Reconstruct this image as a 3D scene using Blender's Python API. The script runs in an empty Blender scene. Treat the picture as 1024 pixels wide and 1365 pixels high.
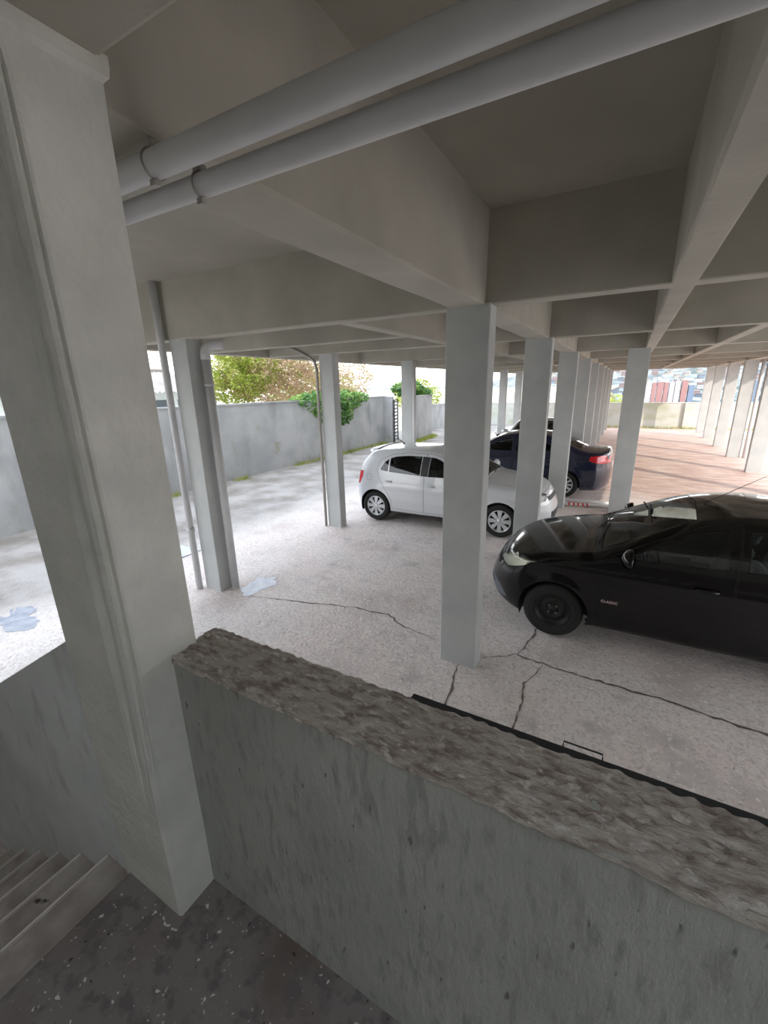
import bpy, bmesh, math, random
from mathutils import Vector, Matrix, noise

C = bpy.context.scene.collection
random.seed(7)

# ------------------------------------------------------------------ camera
EYE = 2.57
cam_data = bpy.data.cameras.new('camera')
cam = bpy.data.objects.new('camera', cam_data)
C.objects.link(cam)
right = Vector((0.872, 0.488, -0.022)); up = Vector((-0.119, 0.256, 0.959)); fwd = Vector((-0.474, 0.834, -0.282))
fwd.normalize(); right = (right - fwd * right.dot(fwd)).normalized(); up = right.cross(fwd)
cam.matrix_world = Matrix(((right.x, up.x, -fwd.x, 0), (right.y, up.y, -fwd.y, 0), (right.z, up.z, -fwd.z, EYE), (0, 0, 0, 1)))
cam_data.sensor_fit = 'VERTICAL'
cam_data.sensor_height = 24.0
cam_data.lens = 567.4 / 1365 * 24.0
cam_data.clip_start = 0.02
cam_data.clip_end = 5000
bpy.context.scene.camera = cam

# ------------------------------------------------------------------ light
W = bpy.data.worlds.new('sky'); bpy.context.scene.world = W
W.use_nodes = True
wn = W.node_tree.nodes; wl = W.node_tree.links
wn.clear()
wo = wn.new('ShaderNodeOutputWorld'); wb = wn.new('ShaderNodeBackground')
tc = wn.new('ShaderNodeTexCoord'); sx = wn.new('ShaderNodeSeparateXYZ'); rp = wn.new('ShaderNodeValToRGB')
wl.new(tc.outputs['Generated'], sx.inputs[0]); wl.new(sx.outputs['Z'], rp.inputs[0])
rp.color_ramp.elements[0].position = 0.0; rp.color_ramp.elements[0].color = (1.0, 0.985, 0.97, 1)
rp.color_ramp.elements[1].position = 0.6; rp.color_ramp.elements[1].color = (0.80, 0.88, 1.0, 1)
wl.new(rp.outputs[0], wb.inputs[0]); wb.inputs[1].default_value = 2.0
wl.new(wb.outputs[0], wo.inputs[0])

SUN_TRAVEL = Vector((-0.74, 0.60, -0.51)).normalized()
sd = bpy.data.lights.new('sun', 'SUN'); sd.energy = 1.5; sd.angle = 0.01; sd.color = (1.0, 0.90, 0.76)
sun = bpy.data.objects.new('sun', sd); C.objects.link(sun)
sun.rotation_euler = (-SUN_TRAVEL).to_track_quat('Z', 'Y').to_euler()
sun.location = (30, -25, 20)

vs = bpy.context.scene.view_settings
vs.view_transform = 'Standard'; vs.look = 'None'; vs.gamma = 1.0; vs.use_curve_mapping = False
vs.exposure = 1.15
cy = bpy.context.scene.cycles
cy.max_bounces = 12; cy.diffuse_bounces = 8; cy.glossy_bounces = 5; cy.transparent_max_bounces = 12

# ------------------------------------------------------------------ materials
def mat(name, col, rough=0.8, metal=0.0, col2=None, nscale=3.0, bump=0.0, bscale=60.0, coat=0.0, spec=0.5,
        detail=6.0, stretch=None, bdist=0.01, contrast=(0.35, 0.65)):
    m = bpy.data.materials.new(name); m.use_nodes = True
    nt = m.node_tree; n = nt.nodes; l = nt.links
    b = n['Principled BSDF']
    b.inputs['Base Color'].default_value = (*col, 1)
    b.inputs['Roughness'].default_value = rough
    b.inputs['Metallic'].default_value = metal
    b.inputs['Coat Weight'].default_value = coat
    b.inputs['Specular IOR Level'].default_value = spec
    co = n.new('ShaderNodeTexCoord'); src = co.outputs['Object']
    if stretch:
        mp = n.new('ShaderNodeMapping'); mp.inputs['Scale'].default_value = stretch
        l.new(src, mp.inputs[0]); src = mp.outputs[0]
    if col2:
        t = n.new('ShaderNodeTexNoise'); t.inputs['Scale'].default_value = nscale; t.inputs['Detail'].default_value = detail
        l.new(src, t.inputs['Vector'])
        r = n.new('ShaderNodeValToRGB')
        r.color_ramp.elements[0].position = contrast[0]; r.color_ramp.elements[0].color = (*col, 1)
        r.color_ramp.elements[1].position = contrast[1]; r.color_ramp.elements[1].color = (*col2, 1)
        l.new(t.outputs[0], r.inputs[0]); l.new(r.outputs[0], b.inputs['Base Color'])
    if bump:
        t2 = n.new('ShaderNodeTexNoise'); t2.inputs['Scale'].default_value = bscale; t2.inputs['Detail'].default_value = 8
        l.new(src, t2.inputs['Vector'])
        bp = n.new('ShaderNodeBump'); bp.inputs['Strength'].default_value = bump; bp.inputs['Distance'].default_value = bdist
        l.new(t2.outputs[0], bp.inputs['Height']); l.new(bp.outputs[0], b.inputs['Normal'])
    return m

def mix_layers(name, base, layers, rough=0.9, bumps=()):
    """base colour with a list of (colour, scale, lo, hi, detail, stretch) noise masks laid over it"""
    m = bpy.data.materials.new(name); m.use_nodes = True
    nt = m.node_tree; n = nt.nodes; l = nt.links
    b = n['Principled BSDF']; b.inputs['Roughness'].default_value = rough
    co = n.new('ShaderNodeTexCoord')
    rgb = n.new('ShaderNodeRGB'); rgb.outputs[0].default_value = (*base, 1); cur = rgb.outputs[0]
    for (c, sc, lo, hi, det, st) in layers:
        mp = n.new('ShaderNodeMapping'); mp.inputs['Scale'].default_value = st or (1, 1, 1)
        mp.inputs['Location'].default_value = (sc * 1.7, sc * 0.6, 3)
        l.new(co.outputs['Object'], mp.inputs[0])
        t = n.new('ShaderNodeTexNoise'); t.inputs['Scale'].default_value = sc; t.inputs['Detail'].default_value = det
        l.new(mp.outputs[0], t.inputs['Vector'])
        mr = n.new('ShaderNodeMapRange'); mr.inputs['From Min'].default_value = lo; mr.inputs['From Max'].default_value = hi
        l.new(t.outputs[0], mr.inputs[0])
        mx = n.new('ShaderNodeMixRGB'); mx.inputs[2].default_value = (*c, 1)
        l.new(mr.outputs[0], mx.inputs[0]); l.new(cur, mx.inputs[1]); cur = mx.outputs[0]
    l.new(cur, b.inputs['Base Color'])
    h = None; prev = None
    for (sc, st, strength, dist) in bumps:
        mp = n.new('ShaderNodeMapping'); mp.inputs['Scale'].default_value = st
        l.new(co.outputs['Object'], mp.inputs[0])
        t = n.new('ShaderNodeTexNoise'); t.inputs['Scale'].default_value = sc; t.inputs['Detail'].default_value = 9
        t.inputs['Roughness'].default_value = 0.6
        l.new(mp.outputs[0], t.inputs['Vector'])
        bp = n.new('ShaderNodeBump'); bp.inputs['Strength'].default_value = strength; bp.inputs['Distance'].default_value = dist
        l.new(t.outputs[0], bp.inputs['Height'])
        if prev: l.new(prev, bp.inputs['Normal'])
        prev = bp.outputs[0]
    if prev: l.new(prev, b.inputs['Normal'])
    return m, cur

M = {}
M['column'] = mat('column_paint', (0.44, 0.46, 0.455), 0.75, col2=(0.52, 0.53, 0.52), nscale=2.5, bump=0.35, bscale=35, bdist=0.006)
M['bounce_wall'] = mat('bounce_white', (0.62, 0.62, 0.60), 0.8, bump=0.2, bscale=30)  # white chosen so the unseen walls bounce light onto the near surfaces
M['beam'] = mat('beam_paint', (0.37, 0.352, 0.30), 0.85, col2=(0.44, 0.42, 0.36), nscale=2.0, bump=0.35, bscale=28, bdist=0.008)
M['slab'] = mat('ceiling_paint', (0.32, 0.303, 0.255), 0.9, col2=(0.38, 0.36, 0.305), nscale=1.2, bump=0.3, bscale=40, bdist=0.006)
M['foreground_column'] = mat('near_column_paint', (0.62, 0.62, 0.58), 0.7, col2=(0.72, 0.715, 0.67), nscale=7, bump=0.7, bscale=45, bdist=0.006)
M['pipe'] = mat('pipe_paint', (0.56, 0.57, 0.575), 0.5, col2=(0.62, 0.62, 0.62), nscale=5, bump=0.1, bscale=50, bdist=0.002)
M['dark_metal'] = mat('black_steel', (0.02, 0.022, 0.025), 0.5)
M['clamp'] = mat('galvanised_clamp', (0.36, 0.34, 0.31), 0.5, 0.3)
M['plaster'], _ = mix_layers('grey_green_plaster', (0.41, 0.42, 0.39), [((0.48, 0.49, 0.455), 3, .4, .65, 6, None), ((0.35, 0.355, 0.33), 45, .52, .66, 6, (1, 1, .25)), ((0.18, 0.18, 0.17), 60, .67, .74, 3, (1, 1, .3))],
                             0.85, [(45, (1, 1, .3), .8, .008), (140, (1, 1, 1), .3, .003)])
M['stair_plaster'], _ = mix_layers('blue_grey_plaster', (0.66, 0.69, 0.69), [((0.74, 0.77, 0.77), 3, .4, .65, 6, None), ((0.54, 0.56, 0.56), 12, .58, .75, 8, (1, 1, .4))],
                             0.85, [(45, (1, 1, .4), .6, .008)])
M['cap'], _ = mix_layers('rough_mortar', (0.56, 0.515, 0.46), [((0.31, 0.25, 0.215), 60, .44, .64, 8, (.35, 1, 1)), ((0.72, 0.68, 0.62), 70, .54, .66, 8, (.5, 1, 1))],
                         0.95, [(70, (.4, 1.3, 1), 1.0, .014), (170, (.6, 1, 1), .8, .006)])
M['landing'], _ = mix_layers('dirty_cement', (0.21, 0.19, 0.178), [((0.13, 0.095, 0.08), 3, .45, .7, 6, None), ((0.14, 0.125, 0.12), 22, .5, .62, 8, None), ((0.62, 0.6, 0.56), 48, .69, .72, 2, None), ((0.5, 0.48, 0.45), 90, .70, .74, 2, None), ((0.04, 0.035, 0.03), 36, .71, .75, 2, None)],
                             0.9, [(60, (1, 1, 1), .6, .006)])
M['steps'], _ = mix_layers('worn_step_cement', (0.48, 0.44, 0.40), [((0.34, 0.295, 0.265), 9, .4, .65, 8, None), ((0.06, 0.05, 0.045), 13, .70, .75, 3, None)],
                           0.9, [(50, (1, 1, 1), .7, .008)])
M['yard_wall'], _ = mix_layers('weathered_render', (0.34, 0.35, 0.36), [((0.42, 0.425, 0.435), 1.2, .4, .6, 6, None), ((0.24, 0.24, 0.245), 1.6, .55, .72, 8, (1, 1, .3)), ((0.30, 0.30, 0.22), 2.0, .64, .78, 5, (1, 1, 1))],
                               0.9, [(12, (1, 1, .5), .4, .02)])
M['far_wall'], _ = mix_layers('pale_render', (0.60, 0.61, 0.58), [((0.45, 0.47, 0.36), .8, .5, .7, 6, (1, 1, 2))], 0.9, [(6, (1, 1, 1), .3, .02)])

# garage floor: pale pinkish screed, toned down in the left yard, reddish to the right and back
M['floor'], cur = mix_layers('worn_pink_screed', (0.78, 0.69, 0.655),
    [((0.76, 0.715, 0.69), 0.55, .42, .62, 8, None), ((0.60, 0.52, 0.49), 1.3, .52, .68, 9, None),
     ((0.50, 0.46, 0.44), 3.2, .58, .76, 9, None), ((0.74, 0.70, 0.68), 1.7, .54, .74, 10, None), ((0.42, 0.37, 0.35), 22, .66, .72, 4, None), ((0.60, 0.545, 0.52), 40, .50, .62, 6, None), ((0.84, 0.81, 0.78), 30, .58, .68, 6, None)],
    0.85, [(1.6, (1, 1, 1), .35, .10), (7, (1, 1, 1), .6, .04), (28, (1, 1, 1), .5, .018), (70, (1, 1, 1), .45, .008)])
def floor_regions(m, cur):
    nt = m.node_tree; n = nt.nodes; l = nt.links
    co = n.new('ShaderNodeTexCoord'); s = n.new('ShaderNodeSeparateXYZ'); l.new(co.outputs['Object'], s.inputs[0])
    t = n.new('ShaderNodeTexNoise'); t.inputs['Scale'].default_value = 0.5; t.inputs['Detail'].default_value = 5
    l.new(co.outputs['Object'], t.inputs['Vector'])
    ad = n.new('ShaderNodeMath'); ad.operation = 'MULTIPLY_ADD'; ad.inputs[1].default_value = 6
    l.new(t.outputs[0], ad.inputs[0]); l.new(s.outputs['Y'], ad.inputs[2])
    r1 = n.new('ShaderNodeMapRange'); r1.inputs['From Min'].default_value = 11.5; r1.inputs['From Max'].default_value = 15.5
    l.new(ad.outputs[0], r1.inputs[0])
    r2 = n.new('ShaderNodeMapRange'); r2.inputs['From Min'].default_value = -6; r2.inputs['From Max'].default_value = -2.5
    l.new(s.outputs['X'], r2.inputs[0])
    mu = n.new('ShaderNodeMath'); mu.operation = 'MULTIPLY'; l.new(r1.outputs[0], mu.inputs[0]); l.new(r2.outputs[0], mu.inputs[1])
    mu2 = n.new('ShaderNodeMath'); mu2.operation = 'MULTIPLY'; mu2.inputs[1].default_value = 0.8; l.new(mu.outputs[0], mu2.inputs[0])
    t2 = n.new('ShaderNodeTexNoise'); t2.inputs['Scale'].default_value = 3.0; t2.inputs['Detail'].default_value = 9
    mp = n.new('ShaderNodeMapping'); mp.inputs['Scale'].default_value = (.5, 1.4, 1); l.new(co.outputs['Object'], mp.inputs[0]); l.new(mp.outputs[0], t2.inputs['Vector'])
    rr = n.new('ShaderNodeValToRGB')
    rr.color_ramp.elements[0].position = .35; rr.color_ramp.elements[0].color = (0.47, 0.265, 0.20, 1)
    rr.color_ramp.elements[1].position = .68; rr.color_ramp.elements[1].color = (0.70, 0.52, 0.43, 1)
    l.new(t2.outputs[0], rr.inputs[0])
    mx = n.new('ShaderNodeMixRGB'); l.new(mu2.outputs[0], mx.inputs[0]); l.new(cur, mx.inputs[1]); l.new(rr.outputs[0], mx.inputs[2])
    # open yard painted darker to hold down the strong outdoor light
    r3 = n.new('ShaderNodeMapRange'); r3.inputs['From Min'].default_value = -5.6; r3.inputs['From Max'].default_value = -6.8
    l.new(s.outputs['X'], r3.inputs[0])
    t3 = n.new('ShaderNodeTexNoise'); t3.inputs['Scale'].default_value = 1.4; t3.inputs['Detail'].default_value = 10; l.new(co.outputs['Object'], t3.inputs['Vector'])
    r4 = n.new('ShaderNodeValToRGB')
    r4.color_ramp.elements[0].position = .38; r4.color_ramp.elements[0].color = (0.22, 0.20, 0.18, 1)
    r4.color_ramp.elements[1].position = .62; r4.color_ramp.elements[1].color = (0.36, 0.34, 0.33, 1)
    l.new(t3.outputs[0], r4.inputs[0])
    mx2 = n.new('ShaderNodeMixRGB'); l.new(r3.outputs[0], mx2.inputs[0]); l.new(mx.outputs[0], mx2.inputs[1]); l.new(r4.outputs[0], mx2.inputs[2])
    l.new(mx2.outputs[0], n['Principled BSDF'].inputs['Base Color'])
floor_regions(M['floor'], cur)
M['crack'] = mat('crack_dirt', (0.10, 0.08, 0.07), 1.0, col2=(0.2, 0.17, 0.15), nscale=30)
M['water'] = mat('puddle_water', (0.22, 0.25, 0.31), 0.22, spec=0.5, coat=0.0, col2=(0.35, 0.37, 0.42), nscale=7, bump=0.4, bscale=25, bdist=0.01)
M['white_paint'] = mat('white_car_paint', (0.64, 0.66, 0.68), 0.3, coat=0.8)
M['black_paint'] = mat('black_car_paint', (0.004, 0.004, 0.0045), 0.12, coat=0.3, spec=0.3)
M['navy_paint'] = mat('navy_car_paint', (0.008, 0.012, 0.035), 0.22, coat=1.0)
M['silver_paint'] = mat('silver_car_paint', (0.55, 0.58, 0.6), 0.3, 0.4, coat=1.0)
M['seam'] = mat('panel_gap', (0.008, 0.008, 0.008), 0.9)
M['trim'] = mat('black_plastic', (0.018, 0.018, 0.02), 0.55)
M['grey_trim'] = mat('grey_plastic', (0.10, 0.115, 0.14), 0.4)
M['rubber'] = mat('tyre_rubber', (0.018, 0.018, 0.018), 0.85, bump=0.3, bscale=90, bdist=0.004)
M['alloy'] = mat('silver_wheel', (0.62, 0.64, 0.66), 0.3, 0.5)
M['steel_black'] = mat('black_steel_wheel', (0.014, 0.013, 0.013), 0.5, 0.2)
M['cabin'] = mat('cabin_fabric', (0.17, 0.18, 0.185), 0.9, col2=(0.21, 0.22, 0.225), nscale=40)
M['seat'] = mat('seat_fabric', (0.30, 0.33, 0.34), 0.9, col2=(0.36, 0.39, 0.40), nscale=50)
M['red_lamp'] = mat('red_lamp_lens', (0.55, 0.01, 0.02), 0.15, coat=1.0)
M['lamp_bowl'] = mat('lamp_reflector', (0.72, 0.70, 0.60), 0.35, 0.6)
M['chrome'] = mat('chrome', (0.8, 0.8, 0.82), 0.12, 1.0)
M['plate'] = mat('number_plate', (0.8, 0.8, 0.8), 0.4)
M['badge'] = mat('badge_red', (0.85, 0.62, 0.62), 0.4)
M['bark'] = mat('bark', (0.17, 0.11, 0.08), 0.95, col2=(0.26, 0.18, 0.13), nscale=12, bump=.6, bscale=20)
def glass(name, tint, fres=1.5):
    m = bpy.data.materials.new(name); m.use_nodes = True
    n = m.node_tree.nodes; l = m.node_tree.links
    n.clear()
    o = n.new('ShaderNodeOutputMaterial'); mx = n.new('ShaderNodeMixShader'); t = n.new('ShaderNodeBsdfTransparent'); g = n.new('ShaderNodeBsdfGlossy')
    fr = n.new('ShaderNodeFresnel'); fr.inputs[0].default_value = fres
    t.inputs[0].default_value = (*tint, 1); g.inputs['Roughness'].default_value = 0.02
    l.new(fr.outputs[0], mx.inputs[0]); l.new(t.outputs[0], mx.inputs[1]); l.new(g.outputs[0], mx.inputs[2]); l.new(mx.outputs[0], o.inputs[0])
    return m
M['glass'] = glass('windscreen_glass', (0.84, 0.93, 0.91), 1.5)
M['glass_dark'] = glass('tinted_glass', (0.26, 0.29, 0.29), 1.6)
M['glass_side'] = glass('side_glass', (0.55, 0.62, 0.61), 1.55)
M['lens'] = glass('clear_lamp_lens', (0.9, 0.92, 0.9), 1.5)

def leaf_mat(name, c1, c2, c3):
    m = bpy.data.materials.new(name); m.use_nodes = True
    n = m.node_tree.nodes; l = m.node_tree.links; b = n['Principled BSDF']; b.inputs['Roughness'].default_value = 0.6
    co = n.new('ShaderNodeTexCoord'); t = n.new('ShaderNodeTexNoise'); t.inputs['Scale'].default_value = 2.2; t.inputs['Detail'].default_value = 7
    l.new(co.outputs['Object'], t.inputs['Vector'])
    r = n.new('ShaderNodeValToRGB'); e = r.color_ramp.elements
    e[0].position = .35; e[0].color = (*c1, 1); e[1].position = .65; e[1].color = (*c3, 1); k = e.new(.5); k.color = (*c2, 1)
    l.new(t.outputs[0], r.inputs[0]); l.new(r.outputs[0], b.inputs['Base Color'])
    tr = n.new('ShaderNodeBsdfTranslucent'); l.new(r.outputs[0], tr.inputs[0])
    mx = n.new('ShaderNodeMixShader'); mx.inputs[0].default_value = .35
    l.new(b.outputs[0], mx.inputs[1]); l.new(tr.outputs[0], mx.inputs[2]); l.new(mx.outputs[0], n['Material Output'].inputs[0])
    return m
M['blossom'] = leaf_mat('blossom_leaves', (0.42, 0.27, 0.17), (0.50, 0.36, 0.24), (0.36, 0.38, 0.09))
M['yellow_leaf'] = leaf_mat('yellow_green_leaves', (0.22, 0.29, 0.035), (0.36, 0.42, 0.07), (0.50, 0.46, 0.18))
M['green_leaf'] = leaf_mat('green_leaves', (0.07, 0.17, 0.04), (0.13, 0.28, 0.07), (0.30, 0.44, 0.12))

# ------------------------------------------------------------------ helpers
def obj(name, bm, m, parent=None, smooth=False):
    me = bpy.data.meshes.new(name); bm.to_mesh(me); bm.free()
    for mm in (m if isinstance(m, (list, tuple)) else [m]): me.materials.append(mm)
    if smooth:
        for p in me.polygons: p.use_smooth = True
    o = bpy.data.objects.new(name, me); C.objects.link(o)
    if parent is not None: o.parent = parent
    return o
def empty(name, loc=(0, 0, 0), rz=0.0):
    o = bpy.data.objects.new(name, None); C.objects.link(o); o.location = loc; o.rotation_euler = (0, 0, rz)
    o.empty_display_size = 0.1
    return o
def tag(o, label, cat, group=None, kind=None):
    o['label'] = label; o['category'] = cat
    if group: o['group'] = group
    if kind: o['kind'] = kind
    return o
def struct(name, bm, m, smooth=False):
    o = obj(name, bm, m, smooth=smooth); o['kind'] = 'structure'; return o
def copy_tree(o, parent=None):
    c = o.copy(); C.objects.link(c)
    if parent is not None: c.parent = parent
    for ch in list(o.children): copy_tree(ch, c)
    return c
def box(bm, x0, x1, y0, y1, z0, z1, bev=0.0, mi=0):
    vs_ = [bm.verts.new(p) for p in ((x0, y0, z0), (x1, y0, z0), (x1, y1, z0), (x0, y1, z0), (x0, y0, z1), (x1, y0, z1), (x1, y1, z1), (x0, y1, z1))]
    fs = []
    for ids in ((0, 3, 2, 1), (4, 5, 6, 7), (0, 1, 5, 4), (1, 2, 6, 5), (2, 3, 7, 6), (3, 0, 4, 7)):
        f = bm.faces.new([vs_[i] for i in ids]); f.material_index = mi; fs.append(f)
    if bev:
        es = list({e for f in fs for e in f.edges})
        bmesh.ops.bevel(bm, geom=es, offset=bev, segments=2, affect='EDGES', profile=0.5)
    return bm
def B(): return bmesh.new()
def tube(bm, pts, r, n=12, cap=True):
    """swept tube; r a number or a list"""
    pts = [Vector(p) for p in pts]
    rings = []
    prevx = None
    for i, p in enumerate(pts):
        d = (pts[min(i + 1, len(pts) - 1)] - pts[max(i - 1, 0)]).normalized()
        if prevx is None:
            a = Vector((0, 0, 1)) if abs(d.z) < .9 else Vector((1, 0, 0))
            x = d.cross(a).normalized()
        else:
            x = (prevx - d * prevx.dot(d)).normalized()
        prevx = x; y = d.cross(x)
        rr = r[i] if isinstance(r, (list, tuple)) else r
        rings.append([bm.verts.new(p + (x * math.cos(2 * math.pi * k / n) + y * math.sin(2 * math.pi * k / n)) * rr) for k in range(n)])
    for a, b in zip(rings, rings[1:]):
        for k in range(n):
            f = bm.faces.new((a[k], a[(k + 1) % n], b[(k + 1) % n], b[k])); f.smooth = True
    if cap:
        bm.faces.new(rings[0][::-1]); bm.faces.new(rings[-1])
    return bm
def lathe_y(bm, prof, n=40, mi=0, smooth=True):
    """revolve (radius, y) profile around the y axis"""
    rings = []
    for (r, y) in prof:
        rings.append([bm.verts.new((r * math.cos(2 * math.pi * k / n), y, r * math.sin(2 * math.pi * k / n))) for k in range(n)])
    for a, b in zip(rings, rings[1:]):
        for k in range(n):
            try:
                f = bm.faces.new((a[k], b[k], b[(k + 1) % n], a[(k + 1) % n])); f.smooth = smooth; f.material_index = mi
            except ValueError: pass
    return bm
def prism(bm, poly, z0, z1, mi=0):
    a = [bm.verts.new((x, y, z0)) for x, y in poly]; b = [bm.verts.new((x, y, z1)) for x, y in poly]
    n = len(poly)
    bm.faces.new(a[::-1]); bm.faces.new(b)
    for k in range(n): bm.faces.new((a[k], a[(k + 1) % n], b[(k + 1) % n], b[k]))
    bmesh.ops.recalc_face_normals(bm, faces=bm.faces)
    return bm

# ------------------------------------------------------------------ setting
RX = 4.3       # right edge of the slab
LX = -6.15     # left edge
Y_END = 27.4
ZB, ZC = 3.14, 3.757
YK = [3.40, 6.32, 9.5, 12.6, 15.55, 18.55, 21.4, 24.4, 27.1]

# floor slab with real relief
def floor_mesh():
    bm = B()
    xs = [-12 + 0.25 * i for i in range(int(26 / 0.25) + 1)]
    ys = [-3 + 0.25 * i for i in range(int(34 / 0.25) + 1)]
    vv = {}
    for i, x in enumerate(xs):
        for j, y in enumerate(ys):
            z = 0.018 * noise.noise(Vector((x * 0.6, y * 0.6, 0))) + 0.008 * noise.noise(Vector((x * 2, y * 2, 4)))
            if x < -6.5: z += 0.02 * noise.noise(Vector((x, y, 9)))
            if y > 31 or x > 14: z -= 1.0
            vv[i, j] = bm.verts.new((x, y, z - 0.015))
    for i in range(len(xs) - 1):
        for j in range(len(ys) - 1):
            f = bm.faces.new((vv[i, j], vv[i + 1, j], vv[i + 1, j + 1], vv[i, j + 1])); f.smooth = True
    return bm
struct('floor', floor_mesh(), M['floor'])

bm = B(); box(bm, LX, RX, .15, Y_END + .2, ZC, ZC + .25); box(bm, LX, .5, -1.75, .15, ZC, ZC + .25)  # slab left open behind the viewer's right to let sky light in
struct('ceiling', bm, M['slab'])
bm = B(); box(bm, LX, RX, .15, Y_END + .2, ZC + .25, 15); box(bm, LX, -1.5, -1.75, .15, ZC + .25, 15)
struct('wall_upper_light_block', bm, M['bounce_wall'])  # unseen block added above to cut sky light on the yard

trim_n = 0
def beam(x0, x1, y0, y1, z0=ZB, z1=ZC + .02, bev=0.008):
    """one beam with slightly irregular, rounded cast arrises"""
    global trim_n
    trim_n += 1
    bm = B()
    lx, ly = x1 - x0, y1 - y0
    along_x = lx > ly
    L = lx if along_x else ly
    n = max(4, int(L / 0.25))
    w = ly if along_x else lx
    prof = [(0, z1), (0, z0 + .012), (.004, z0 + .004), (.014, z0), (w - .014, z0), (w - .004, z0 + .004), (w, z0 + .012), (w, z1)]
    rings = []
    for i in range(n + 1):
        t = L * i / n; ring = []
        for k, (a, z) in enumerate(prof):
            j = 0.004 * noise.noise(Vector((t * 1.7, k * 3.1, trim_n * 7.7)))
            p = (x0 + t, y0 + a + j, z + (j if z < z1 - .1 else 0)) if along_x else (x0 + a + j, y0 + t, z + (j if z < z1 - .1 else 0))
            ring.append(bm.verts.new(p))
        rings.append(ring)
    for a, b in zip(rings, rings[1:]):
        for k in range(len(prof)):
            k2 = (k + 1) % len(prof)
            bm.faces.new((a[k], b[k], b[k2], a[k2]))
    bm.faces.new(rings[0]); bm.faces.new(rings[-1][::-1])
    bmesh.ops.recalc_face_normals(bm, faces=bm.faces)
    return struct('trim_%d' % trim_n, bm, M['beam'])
# beams running away from the viewer
beam(-1.31, -1.03, .64, Y_END)
beam(0.13, 0.275, .64, Y_END)
beam(1.15, 1.30, 6.4, Y_END)
beam(3.14, 3.42, 3.5, Y_END)
beam(-2.48, -2.33, 3.5, Y_END)
beam(-6.15, -6.0, -1.6, Y_END)
beam(RX - .15, RX, .2, Y_END)
# cross beams
beam(-6.0, RX, .17, .645, 3.19)
for y in YK: beam(-6.0, RX, y + .02, y + .18)
beam(-6.0, -2.4, 4.88, 5.02)

# yard wall on the left with its bend
def wall_seg(name, pts, h0, h1, th, m, coping=True):
    bm = B(); n = len(pts)
    for i in range(n - 1):
        (x0, y0), (x1, y1) = pts[i], pts[i + 1]
        d = Vector((x1 - x0, y1 - y0)); nn = Vector((-d.y, d.x)).normalized() * th
        z0 = h0 + (h1 - h0) * i / max(1, n - 1); z1 = h0 + (h1 - h0) * (i + 1) / max(1, n - 1)
        def q(zz0, zz1, zb, off=0.0):
            o = nn.normalized() * off
            a = [(x0 - o.x, y0 - o.y, zb), (x1 - o.x, y1 - o.y, zb), (x1 + nn.x + o.x, y1 + nn.y + o.y, zb), (x0 + nn.x + o.x, y0 + nn.y + o.y, zb)]
            t = [(a[0][0], a[0][1], zz0), (a[1][0], a[1][1], zz1), (a[2][0], a[2][1], zz1), (a[3][0], a[3][1], zz0)]
            va = [bm.verts.new(p) for p in a]; vt = [bm.verts.new(p) for p in t]
            bm.faces.new(va[::-1]); bm.faces.new(vt)
            for k in range(4): bm.faces.new((va[k], va[(k + 1) % 4], vt[(k + 1) % 4], vt[k]))
        q(z0, z1, -.3)
        if coping:
            z0c, z1c = z0 + .035, z1 + .035
            q(z0c, z1c, min(z0, z1) - .0, .025)
    bmesh.ops.recalc_face_normals(bm, faces=bm.faces)
    return struct(name, bm, m)
wall_seg('wall_left', [(-10.05, -3), (-10.1, 3), (-10.15, 8), (-10.1, 13), (-10.15, 18.1)], 2.2, 2.12, .16, M['yard_wall'])
wall_seg('wall_left_return', [(-10.15, 18.1), (-9.72, 18.1)], 2.12, 2.08, .16, M['yard_wall'])
wall_seg('wall_left_back', [(-8.75, 18.2), (-9.1, 21.4)], 2.1, 2.1, .16, M['yard_wall'])
wall_seg('wall_left_end', [(-10.3, 21.4), (-10.3, 29)], 1.5, 1.4, .16, M['yard_wall'])
wall_seg('wall_far', [(-10.3, 29), (2.65, 29)], 1.36, 1.36, .18, M['far_wall'])
wall_seg('wall_far_right', [(2.65, 28.85), (14, 28.85)], 1.36, 1.36, .18, M['far_wall'])
wall_seg('wall_right', [(12.5, 29), (12.5, -3)], 1.5, 1.5, .18, M['far_wall'])
struct('wall_right_sun_block', box(B(), RX, RX + .2, -1.75, 1.15, 0, 5.5), M['bounce_wall'])  # unseen wall added to keep the sun off the near bay
struct('wall_sun_screen', box(B(), RX, RX + .2, 1.15, 6.4, 2.1, ZB), M['column'])  # unseen hanging band added to stop the sun, open below for sky light

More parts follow.
